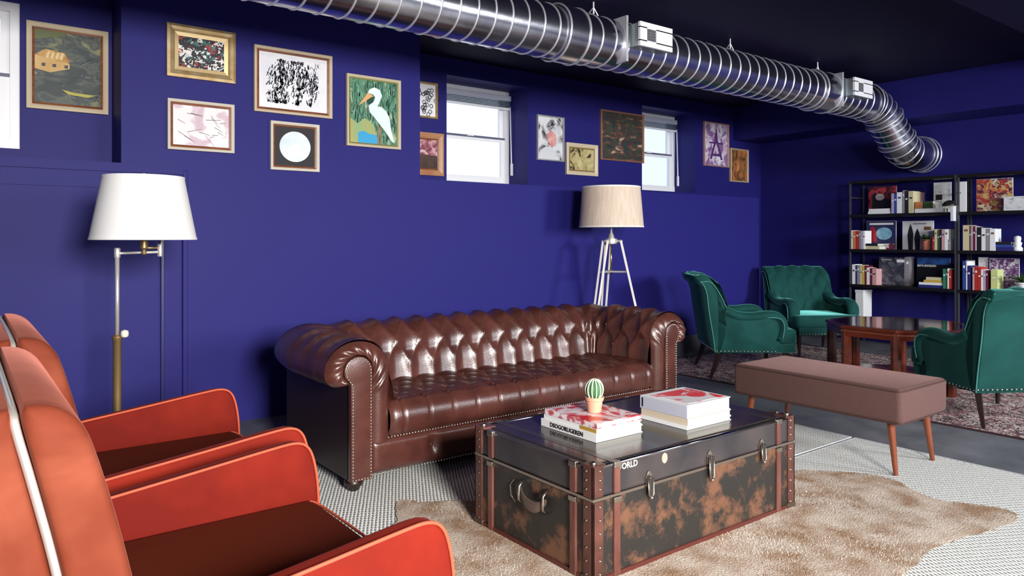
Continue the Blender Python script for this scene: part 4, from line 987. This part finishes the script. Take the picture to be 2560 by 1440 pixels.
# cowhide
hide_px = [(2545, 1292), (2500, 1275), (2420, 1265), (2350, 1258), (2300, 1240), (2240, 1207), (2180, 1192), (2110, 1186), (1985, 1180), (1700, 1178), (1450, 1190), (1260, 1215), (1190, 1262), (1150, 1256), (1060, 1262), (1000, 1256), (988, 1270), (995, 1310), (960, 1340), (985, 1375)]
hp = [onZ(x, y) for x, y in hide_px]; hp = [(p.x, p.y) for p in hp]
hp += [(1.20, 1.75), (1.05, 1.45), (1.35, 1.15), (1.55, 1.2), (1.75, 1.0)] + [(onZ(1900, 1520).x, onZ(1900, 1520).y), (onZ(2200, 1500).x, onZ(2200, 1500).y)] + [(onZ(x, y).x, onZ(x, y).y) for x, y in ((2262, 1440), (2290, 1418), (2318, 1385), (2380, 1358), (2450, 1340), (2535, 1312))]
op, _ = resample(hp+[hp[0]], 260); op = op[:-1]; rr = random.Random(3)
op = [(x+rr.uniform(-.006, .006), y+rr.uniform(-.006, .006)) for x, y in op]
def inside(x, y, P=op):
    c = False; j = len(P)-1
    for i in range(len(P)):
        if (P[i][1] > y) != (P[j][1] > y) and x < (P[j][0]-P[i][0])*(y-P[i][1])/(P[j][1]-P[i][1])+P[i][0]: c = not c
        j = i
    return c
x0, x1, y0, y1 = min(p[0] for p in op), max(p[0] for p in op), min(p[1] for p in op), max(p[1] for p in op)
pts = []
while len(pts) < 3500:
    x, y = rr.uniform(x0, x1), rr.uniform(y0, y1)
    if inside(x, y): pts.append((x, y))
V = [Vector(p) for p in op]+[Vector(p) for p in pts]; n = len(op)
vs, es, fs, *_ = geometry.delaunay_2d_cdt(V, [(i, (i+1) % n) for i in range(n)], [list(range(n))], 1, 1e-6)
bm = bmesh.new(); top = [bm.verts.new((v.x, v.y, .0125 if i < n else .0135+.0015*math.sin(v.x*9)*math.cos(v.y*7))) for i, v in enumerate(vs)]
for f in fs: bm.faces.new([top[i] for i in f])
hide = thing('cowhide_rug', 'tan and grey cowhide lying over the woven rug under the trunk', 'rug', (3.0, 1.8, -.004))
bm.transform(hide.matrix_basis.inverted()); hd = obj('hide', bm, HIDE, hide, True)
for c_i, (nm, cc, N_) in enumerate((('fur', (.50, .36, .25), 30000), ('fur', (.13, .06, .03), 16000), ('fur', (.85, .76, .66), 26000))):
    v_, f_ = [], []; k = 0
    while k < N_:
        x, y = rr.uniform(x0, x1), rr.uniform(y0, y1)
        if not inside(x, y) or (TX0-.01 < x < TX1+.01 and TY0-.01 < y < TY1+.01): k += .3; continue
        dens = math.sin(x*5.1+math.sin(y*4))*math.cos(y*4.3+x)+.5*math.sin(x*13+y*9)
        if (c_i == 1 and dens < rr.uniform(-1.2, 1.2)) or (c_i == 2 and dens > rr.uniform(-1.2, 1.2)): k += .3; continue
        a = .6*math.sin(x*3)+.8*math.cos(y*2.4)+rr.uniform(-1.3, 1.3); L = rr.uniform(.010, .022); h = rr.uniform(.005, .011)
        cx, sx = math.cos(a), math.sin(a); wd = .0017; b = len(v_)
        v_ += [(x-3-sx*wd, y-1.8+cx*wd, .0125), (x-3+sx*wd, y-1.8-cx*wd, .0125), (x-3+cx*L, y-1.8+sx*L, .0125+h)]; f_.append((b, b+1, b+2)); k += 1
    me = bpy.data.meshes.new('fur'); me.from_pydata(v_, [], f_); tag(link('fur', me, M('fur_%d' % c_i, cc, .8), hide), kind='stuff')

# ------------------------------------------------------------------ bookcases
BX = 8.45; BXB = 8.80
zs = [1.94, 1.532+.0, 1.118, .700, .285]
def zrow(px, py): return onX(px, py, BX).z
zs[1] = zrow(2250, 533); zs[2] = zrow(2250, 624); zs[3] = zrow(2250, 716); zs[4] = zs[3]-(zs[2]-zs[3]); zs[0] = zrow(2140, 452)
YA0, YA1 = onX(2126, 0, BX).y, onX(2386, 0, BX).y; YB0 = onX(2397, 0, BX).y; YB1 = YB0-(YA0-YA1)
SHM = M('black_shelf', (.010, .009, .010), .35)
PST = M('grey_post', (.10, .10, .12), .35, .6)
def bookcase(ya, yb, label):
    t = thing('bookcase', label, 'bookcase', (BX, (ya+yb)/2, 0), group='tall black bookcases against the far wall')
    for x in (BX, BXB-.03):
        for y in (ya+.008, yb-.008): obj('post', box(x, x+.025, y-.009, y+.009, 0, zs[0], bev=.002), PST, t, world=True)
    for i, z in enumerate(zs):
        e = 0
        obj('shelf', box(BX-.008, BXB, yb-e, ya+e, z-.035, z-.002, bev=.002), SHM, t, world=True)
    for z in (zs[1]+.2, zs[3]+.2):
        for y in (ya+.008, yb-.008): obj('side_rail', box(BX+.02, BXB-.02, y-.005, y+.005, z-.008, z+.008), PST, t, world=True)
    return t
bookcase(YA0, YA1, 'tall black bookcase, the left one, nearer the corner'); bookcase(YB0, YB1, 'tall black bookcase, the right one cut by the frame')
RS = Matrix(((1, 0, 0), (0, 0, -1), (0, 1, 0)))            # spine out
RF = Matrix(((0, 0, -1), (-1, 0, 0), (0, 1, 0)))           # cover out
COLS = dict(white=(.95, .95, .95), blue=(.04, .08, .34), black=(.02, .02, .025), orange=(.68, .24, .08), red=(.5, .04, .03), cream=(.72, .64, .4), yellow=(.7, .45, .08),
            pink=(.66, .38, .38), maroon=(.16, .02, .04), grey=(.32, .3, .33), green=(.04, .24, .15), dgreen=(.05, .09, .04), navy=(.03, .03, .18), brown=(.25, .12, .05), lime=(.66, .72, .3), lilac=(.5, .42, .6))
def bc(c): return M('cover_'+c, COLS[c], .4)
NAMES = {1: 'top shelf', 2: 'middle shelf', 3: 'lower shelf'}
used = set()
def uniq(l):
    assert l not in used, l
    used.add(l); return l
def spine(px0, px1, ytop, row, c, where, dx=.0, desc='upright'):
    y0, y1 = onX(px0, 0, BX+.01+dx).y, onX(px1, 0, BX+.01+dx).y; z1 = onX(px0, ytop, BX+.01+dx).z; z0 = zs[row]
    cname = {'dgreen': 'dark green', 'navy': 'navy', 'black': 'black', 'lime': 'pale lime', 'grey': 'grey'}.get(c, c)
    b = book(uniq('%s %s book on the %s, %s' % (cname, desc, NAMES[row], where)), 'book', .12 if dx > .1 else min(.2, (z1-z0)*.72), max(.05, z1-z0), abs(y0-y1)*.96, bc(c), (BX+.012+dx, y0, z0), RS, 'upright books on the shelves')
    h = z1-z0; th = abs(y0-y1)*.96
    kk = len(used) % 4; obj('spine_band', box(-.0008, 0, h*(.60+.05*kk), h*(.66+.06*kk), th*.2, th*.8), bc('white' if c not in ('white', 'cream', 'pink') else ('maroon', 'black', 'blue', 'brown')[kk]), b)
def facing(px0, px1, ytop, row, front, covc, label, dx=.10, zlift=0):
    X = BX+dx; y0, y1 = onX(px0, 0, X).y, onX(px1, 0, X).y; z1 = onX(px0, ytop, X).z; z0 = zs[row]+zlift
    return book(uniq(label), 'magazine', abs(y0-y1), z1-z0, .012, bc(covc), (X+.012, y0, z0), RF, 'magazines shown cover out', front=front, hard=False, name='magazine'), abs(y0-y1), z1-z0
def lying(px0, px1, y0_, y1_, row, c, label, dx=.02, lift=0.0):
    X = BX+dx; ya, yb = onX(px0, 0, X).y, onX(px1, 0, X).y; z0 = zs[row]+lift; th = abs(onX(px0, y0_, X).z-onX(px0, y1_, X).z)
    b = book(uniq(label), 'book', .17, abs(ya-yb), th, bc(c), (X, yb, z0), None, 'books lying flat on the shelves'); return z0+th-zs[row]
LC, RC_ = 'left bookcase', 'right bookcase'
# ---- left case, row 1
a = lying(2170, 2226, 527, 533, 1, 'white', 'white flat book, bottom one under the red magazine on the top shelf')
lying(2172, 2224, 520, 526.5, 1, 'white', 'white flat book, upper one under the red magazine on the top shelf', lift=a+.0005)
m, w_, h_ = facing(2171, 2241, 468, 1, art('red_black_cover', [(.3, (.5, .06, .07)), (.45, (.42, .04, .06)), (.52, (.05, .015, .02)), (.7, (.02, .01, .015))], 9, seed=2, rough=.4), 'red', 'red magazine with a dark group photo on the top shelf', dx=.235)
obj('cover_photo', prism([(w_*.42+.16*w_*math.cos(2*PI*k/14), h_*.62+.12*h_*math.sin(2*PI*k/14)) for k in range(14)], .0135, .0145, 'z'), M('pale_face_blob', (.8, .7, .65), .5), m)
obj('cover_shadow', prism([(w_*.12, h_*.02), (w_*.95, h_*.02), (w_*.92, h_*.55), (w_*.5, h_*.5), (w_*.15, h_*.7)], .0130, .0138, 'z'), bc('black'), m)
for i, (p0, p1, yt, c) in enumerate([(2228, 2235, 484, 'lilac'), (2235, 2242, 484, 'blue'), (2242, 2255, 481, 'white'), (2256, 2261, 476, 'grey'), (2262, 2270, 477, 'black'), (2271, 2283, 478, 'cream'), (2284, 2300, 481, 'pink')]):
    spine(p0, p1, yt, 1, c, ['beside the red magazine', 'beside the lilac one', 'next to the blue one', 'tallest of its row', 'left of the cream one', 'mid row', 'above the small orange book'][i], dx=.0 if i < 6 else .20)
a = lying(2287, 2358, 522, 532, 1, 'white', 'long white flat book at the right of the top shelf')
a2 = lying(2288, 2306, 504, 521, 1, 'orange', 'small orange flat book on the long white one, top shelf', lift=a+.0005)
lying(2308, 2332, 503, 521, 1, 'dgreen', 'small dark green flat book on the long white one, top shelf', lift=a+.0005)
PG = art('printed_page', [(.3, (.25, .25, .27)), (.42, (.75, .75, .75)), (.5, (.85, .85, .85)), (1, (.85, .85, .87))], 22, vec=(1, 3, 1), rough=.5)
m, w_, h_ = facing(2334, 2378, 457, 1, PG, 'white', 'white newspaper style magazine at the right end of the top shelf', dx=.2)
obj('cover_photo', box(w_*.12, w_*.5, h_*.42, h_*.6, .0135, .0145), bc('black'), m)
m, w_, h_ = facing(2390, 2416, 455, 1, M('plain_white_print', (.95, .95, .96), .4), 'white', 'narrow white magazine at the left end of the right bookcase top shelf', dx=.06)
# small clip lamp
p = onX(2374, 515, BX-.05)
cl = thing('clip_lamp', 'small black dome clip lamp on the post between the bookcases', 'lamp', (p.x, p.y, p.z))
obj('lamp_dome', lathe([(.075, 0), (.07, .02), (.05, .045), (.02, .06), (.001, .062)], 20), BLACK, cl, True); obj('dome_lining', lathe([(.001, .03), (.05, .025), (.072, .001), (.073, -.003)], 20, caps=False), bc('cream'), cl, True)
obj('clip', box(-.02, .052, -.045, -.015, -.16, -.0, bev=.003), GALV, cl)
# ---- left case, row 2
for i, (p0, p1, yt, c) in enumerate([(2128, 2131.5, 576, 'white'), (2132, 2139, 577, 'orange'), (2139.5, 2147, 577, 'red'), (2147.5, 2151, 577, 'grey'), (2151.5, 2157, 578, 'lilac'), (2157.5, 2162, 577, 'white')]):
    spine(p0, p1, yt, 2, c, ['leftmost', 'at the left end', 'next to the orange one', 'thin, next to the red one', 'thin, near the left end', 'thin, beside the blue magazine'][i], desc='slim' if i in (0, 3) else 'upright')
m, w_, h_ = facing(2167, 2240, 553, 2, M('midnight_print', (.02, .03, .12), .4, col2=(.05, .04, .1), nscale=9), 'white', 'dark blue magazine with a red figure and pale blue dome on the middle shelf', dx=.20)
obj('cover_band', box(w_*.1, w_*.92, h_*.86, h_*.93, .0135, .0142), bc('white'), m)
obj('cover_dome', prism([(w_*.60+.27*w_*math.cos(2*PI*k/20), h_*.55+.22*h_*math.sin(2*PI*k/20)) for k in range(20)], .0135, .0145, 'z'), M('dome_blue', (.18, .42, .58), .4, col2=(.4, .62, .7), nscale=14), m)
obj('cover_figure', prism([(w_*.08, h_*.25), (w_*.35, h_*.25), (w_*.33, h_*.6), (w_*.25, h_*.8), (w_*.14, h_*.78), (w_*.1, h_*.6)], .0137, .0148, 'z'), M('figure_red', (.45, .02, .04), .4), m)
obj('cover_foot', box(w_*.05, w_*.95, 0, h_*.2, .0135, .0144), art('foot_print', [(0, (.2, .02, .06)), (.5, (.8, .78, .8)), (.75, (.15, .02, .05))], 30, 'voronoi'), m)
a = lying(2163, 2198, 613, 621, 2, 'cream', 'cream flat book in front of the dark blue magazine')
lying(2164, 2194, 606, 612, 2, 'black', 'black flat book in front of the dark blue magazine', lift=a+.0005)
m, w_, h_ = facing(2256, 2334, 553, 2, M('poster_white', (.92, .92, .94), .4), 'white', 'white magazine with black silhouettes behind the small potted plant', dx=.20)
obj('cover_band', box(w_*.35, w_*.78, h_*.88, h_*.92, .0135, .0142), bc('grey'), m)
for q0, q1, hh in ((.2, .34, .9), (.42, .56, .74)):
    obj('cover_silhouette', prism([(w_*q0, 0), (w_*q1, 0), (w_*(q1+.02), h_*hh*.6), (w_*(q1-.01), h_*hh*.8), (w_*(q0+q1)/2, h_*hh), (w_*(q0+.01), h_*hh*.8), (w_*(q0-.03), h_*hh*.55)], .0135, .0145, 'z'), bc('black'), m)
obj('cover_patch', box(w_*.7, w_*.92, h_*.68, h_*.8, .0135, .0142), bc('brown'), m)
def leafy(name, label, c, pr, ph, fol_r, fol_z, nleaf, potm, gm, Ls=.07, wide=.018):
    t = thing(name, label, 'plant', c); po = obj('pot', lathe([(pr*.7, 0), (pr*.95, ph*.85), (pr*1.08, ph*.87), (pr*1.08, ph), (pr*.95, ph), (pr*.9, ph*.9)], 20), potm, t, True, angle=40)
    obj('soil', lathe([(.001, ph*.9), (pr*.93, ph*.9), (pr*.9, ph*.93), (.001, ph*.95)], 14), SOIL, po)
    r = random.Random(len(label))
    for k in range(nleaf):
        a = r.uniform(0, 2*PI); el = r.uniform(.15, 1.25); L = Ls*r.uniform(.7, 1.2); d = Vector((math.cos(a)*math.cos(el), math.sin(a)*math.cos(el), math.sin(el)))
        sd = Vector((-math.sin(a), math.cos(a), 0)); base_ = Vector((0, 0, ph*.92)); rows = []
        for i in range(6):
            tt = i/5; p = base_+d*L*tt+Vector((0, 0, -.35*L*tt*tt)); wv = wide*math.sin(PI*min(.97, .12+tt*.85)); rows.append([p-sd*wv+Vector((0, 0, wv*.3)), p, p+sd*wv+Vector((0, 0, wv*.3))])
        obj('leaf', grid(rows), gm, t, True)
    return t
GRL = M('leaf_green', (.05, .14, .03), .5, col2=(.12, .24, .06), nscale=20)
p = onX(2316, 620, BX+.08); leafy('potted_plant', 'small bushy plant in a terracotta pot on the middle shelf', (p.x, p.y, zs[2]), .052, .115, .08, .1, 34, M('red_terracotta', (.55, .17, .11), .6), GRL, .10, .022)
for i, (p0, p1, yt, c) in enumerate([(2331, 2335, 592, 'red'), (2336, 2343, 573, 'cream'), (2344, 2349, 574, 'dgreen'), (2349.5, 2353.5, 575, 'black'), (2354, 2361, 573, 'pink'), (2361.5, 2370, 573, 'white'), (2370.5, 2376, 598, 'grey')]):
    spine(p0, p1, yt, 2, c, ['behind the plant pot', 'right of the plant pot', 'right of the cream one', 'right of the dark green one', 'near the middle posts', 'wide, near the middle posts', 'short, beside the middle posts'][i])
# ---- left case, row 3
for i, (p0, p1, yt, c) in enumerate([(2130, 2138, 661, 'white'), (2138.5, 2142, 663, 'navy'), (2142.5, 2149, 663, 'grey'), (2149.5, 2155, 663, 'cream'), (2155.5, 2161, 664, 'yellow'), (2161.5, 2166, 664, 'maroon'), (2166.5, 2174, 669, 'white'), (2174.5, 2180, 670, 'maroon'), (2180.5, 2191, 672, 'pink')]):
    spine(p0, p1, yt, 3, c, ['at the left end', 'left end group', 'left end group', 'left of the yellow one', 'left end group', 'right of the yellow one', 'between two maroon ones', 'left of the pink one', 'beside the dark magazine'][i])
m, w_, h_ = facing(2197, 2262, 642, 3, art('charcoal_cover', [(.3, (.02, .02, .03)), (.5, (.06, .06, .08)), (.62, (.16, .16, .2)), (.75, (.05, .05, .06))], 12, seed=8, rough=.35), 'black', 'charcoal magazine with a ghostly photo on the lower shelf', dx=.14)
obj('cover_band', box(w_*.1, w_*.5, h_*.88, h_*.93, .0135, .0142), bc('grey'), m); obj('cover_label', box(w_*.7, w_*.98, h_*.82, h_*.92, .0135, .0142), bc('white'), m)
spine(2264, 2273, 642, 3, 'grey', 'right of the charcoal magazine', dx=.14)
m, w_, h_ = facing(2292, 2375, 643, 3, M('cover_ink_black', (.015, .015, .02), .4), 'blue', 'black magazine with a blue top and white lettering on the lower shelf', dx=.20)
obj('cover_band', box(w_*.02, w_*.98, h_*.76, h_*.98, .0135, .0142), M('azure_print', (.04, .16, .5), .4, col2=(.02, .04, .16), nscale=9), m)
obj('cover_lettering', box(w_*.02, w_*.6, h_*.68, h_*.75, .0135, .0144), art('white_letter_blocks', [(0, (.8, .8, .8)), (.72, (.02, .02, .02))], 60, 'voronoi'), m)
a = lying(2296, 2357, 715, 722, 3, 'navy', 'navy flat book at the bottom of the lower shelf pile')
a2 = lying(2297, 2356, 708, 714, 3, 'white', 'white flat book on the navy one, lower shelf', lift=a+.0005)
a3 = lying(2309, 2355, 700, 706, 3, 'yellow', 'yellow flat book in the lower shelf pile', lift=a+a2-a+.0008)
lying(2315, 2353, 691, 698, 3, 'cream', 'cream flat book topping the lower shelf pile', lift=a3+.0005)
for i, (p0, p1, yt, c) in enumerate([(2357, 2364, 672, 'green'), (2364.5, 2368, 673, 'dgreen'), (2368.5, 2372, 671, 'white'), (2372.5, 2378, 675, 'red')]):
    spine(p0, p1, yt, 3, c, ['right of the flat pile', 'right of the flat pile', 'near the middle posts', 'beside the middle posts'][i])
# small white box on the bottom shelf
p0_, p1_ = onX(2131, 724, BX+.02), onX(2151, 738, BX+.02)
bxx = thing('storage_box', 'small white box standing just behind the tufted armchair', 'box', (BX+.03, (p0_.y+p1_.y)/2-.03, zs[4]))
obj('box_body', box(0, .2, -abs(p0_.y-p1_.y)/2, abs(p0_.y-p1_.y)/2, 0, p0_.z-zs[4]-.03, bev=.003), WB, bxx); obj('box_lid', box(-.004, .204, -abs(p0_.y-p1_.y)/2-.004, abs(p0_.y-p1_.y)/2+.004, p0_.z-zs[4]-.03, p0_.z-zs[4], bev=.003), GALV, bxx)
# ---- right case
m, w_, h_ = facing(2441, 2532, 449, 1, art('collage_cover', [(0, (.5, .06, .04)), (.2, (.62, .22, .08)), (.36, (.12, .03, .05)), (.5, (.75, .68, .55)), (.62, (.45, .05, .06)), (.75, (.65, .45, .15)), (.88, (.25, .12, .16))], 24, 'voronoi', distort=2), 'white', 'large red and cream collage magazine on the right bookcase top shelf', dx=.12)
m, w_, h_ = facing(2509, 2590, 492, 1, PG, 'white', 'low white landscape magazine in front of the collage one', dx=.05)
for i, (p0, p1, yt, c) in enumerate([(2407, 2423, 563, 'cream'), (2423.5, 2427, 564, 'brown'), (2427.5, 2432, 565, 'lilac'), (2432.5, 2438, 566, 'maroon'), (2438.5, 2441, 567, 'white'), (2441.5, 2453, 568, 'black'), (2453.5, 2464, 570, 'white'), (2464.5, 2474, 571, 'grey'), (2474.5, 2488, 572, 'white')]):
    spine(p0, p1, yt, 2, c, 'right bookcase, '+['at its left end', 'beside the cream one', 'thin', 'near its left end', 'thin between two dark ones', 'wide', 'right of the black one', 'between two white ones', 'right end of the run'][i])
a = lying(2491, 2534, 617, 626, 2, 'navy', 'navy flat book at the bottom of the right bookcase middle shelf pile')
a2 = lying(2486, 2532, 610, 616, 2, 'blue', 'blue flat book in the right bookcase middle shelf pile', lift=a+.0005)
lying(2482, 2528, 601, 608, 2, 'black', 'black flat book topping the right bookcase middle shelf pile', lift=a2+.0005)
p = onX(2544, 620, BX+.06)
fg = thing('figurine', 'white bust shaped bookend on the right bookcase middle shelf', 'figurine', (p.x, p.y, zs[2]))
obj('bust', lathe([(.045, 0), (.045, .03), (.03, .045), (.04, .08), (.025, .095), (.032, .12), (.028, .145), (.001, .155)], 18), WHITE, fg, True)
for i, (p0, p1, yt, c) in enumerate([(2406, 2414, 652, 'blue'), (2415, 2418, 653, 'white'), (2418.5, 2426, 664, 'navy'), (2431, 2436, 668, 'pink'), (2436.5, 2444, 667, 'red'), (2444.5, 2452, 669, 'red'), (2452.5, 2458, 674, 'white'), (2459, 2464, 675, 'lilac'), (2464.5, 2469, 676, 'maroon'), (2477, 2494, 674, 'lime')]):
    spine(p0, p1, yt, 3, c, 'right bookcase, '+['at its left end', 'thin, beside the blue one', 'behind the armchair', 'left of two red ones', 'left one of two', 'right one of two', 'right of the red ones', 'mid run', 'mid run', 'wide, before the violet magazine'][i])
facing(2415, 2436, 650, 3, M('cream_print', (.7, .64, .45), .5), 'cream', 'narrow cream magazine behind the navy book, right bookcase lower shelf', dx=.22)
facing(2446, 2470, 643, 3, PG, 'white', 'white text covered magazine, right bookcase lower shelf', dx=.22)
facing(2473, 2548, 645, 3, art('violet_collage', [(0, (.12, .03, .18)), (.3, (.62, .55, .62)), (.45, (.22, .1, .25)), (.6, (.75, .72, .76)), (.75, (.08, .03, .1)), (.88, (.5, .38, .52))], 34, 'voronoi', distort=2), 'white', 'violet and white collage magazine, right bookcase lower shelf', dx=.20)
p = onX(2560, 712, BX+.06)
leafy('potted_fern', 'leafy fern in a white pot at the right edge of the lower shelf', (p.x, p.y, zs[3]), .075, .10, .1, .1, 22, WHITE, GRL, .22, .016)
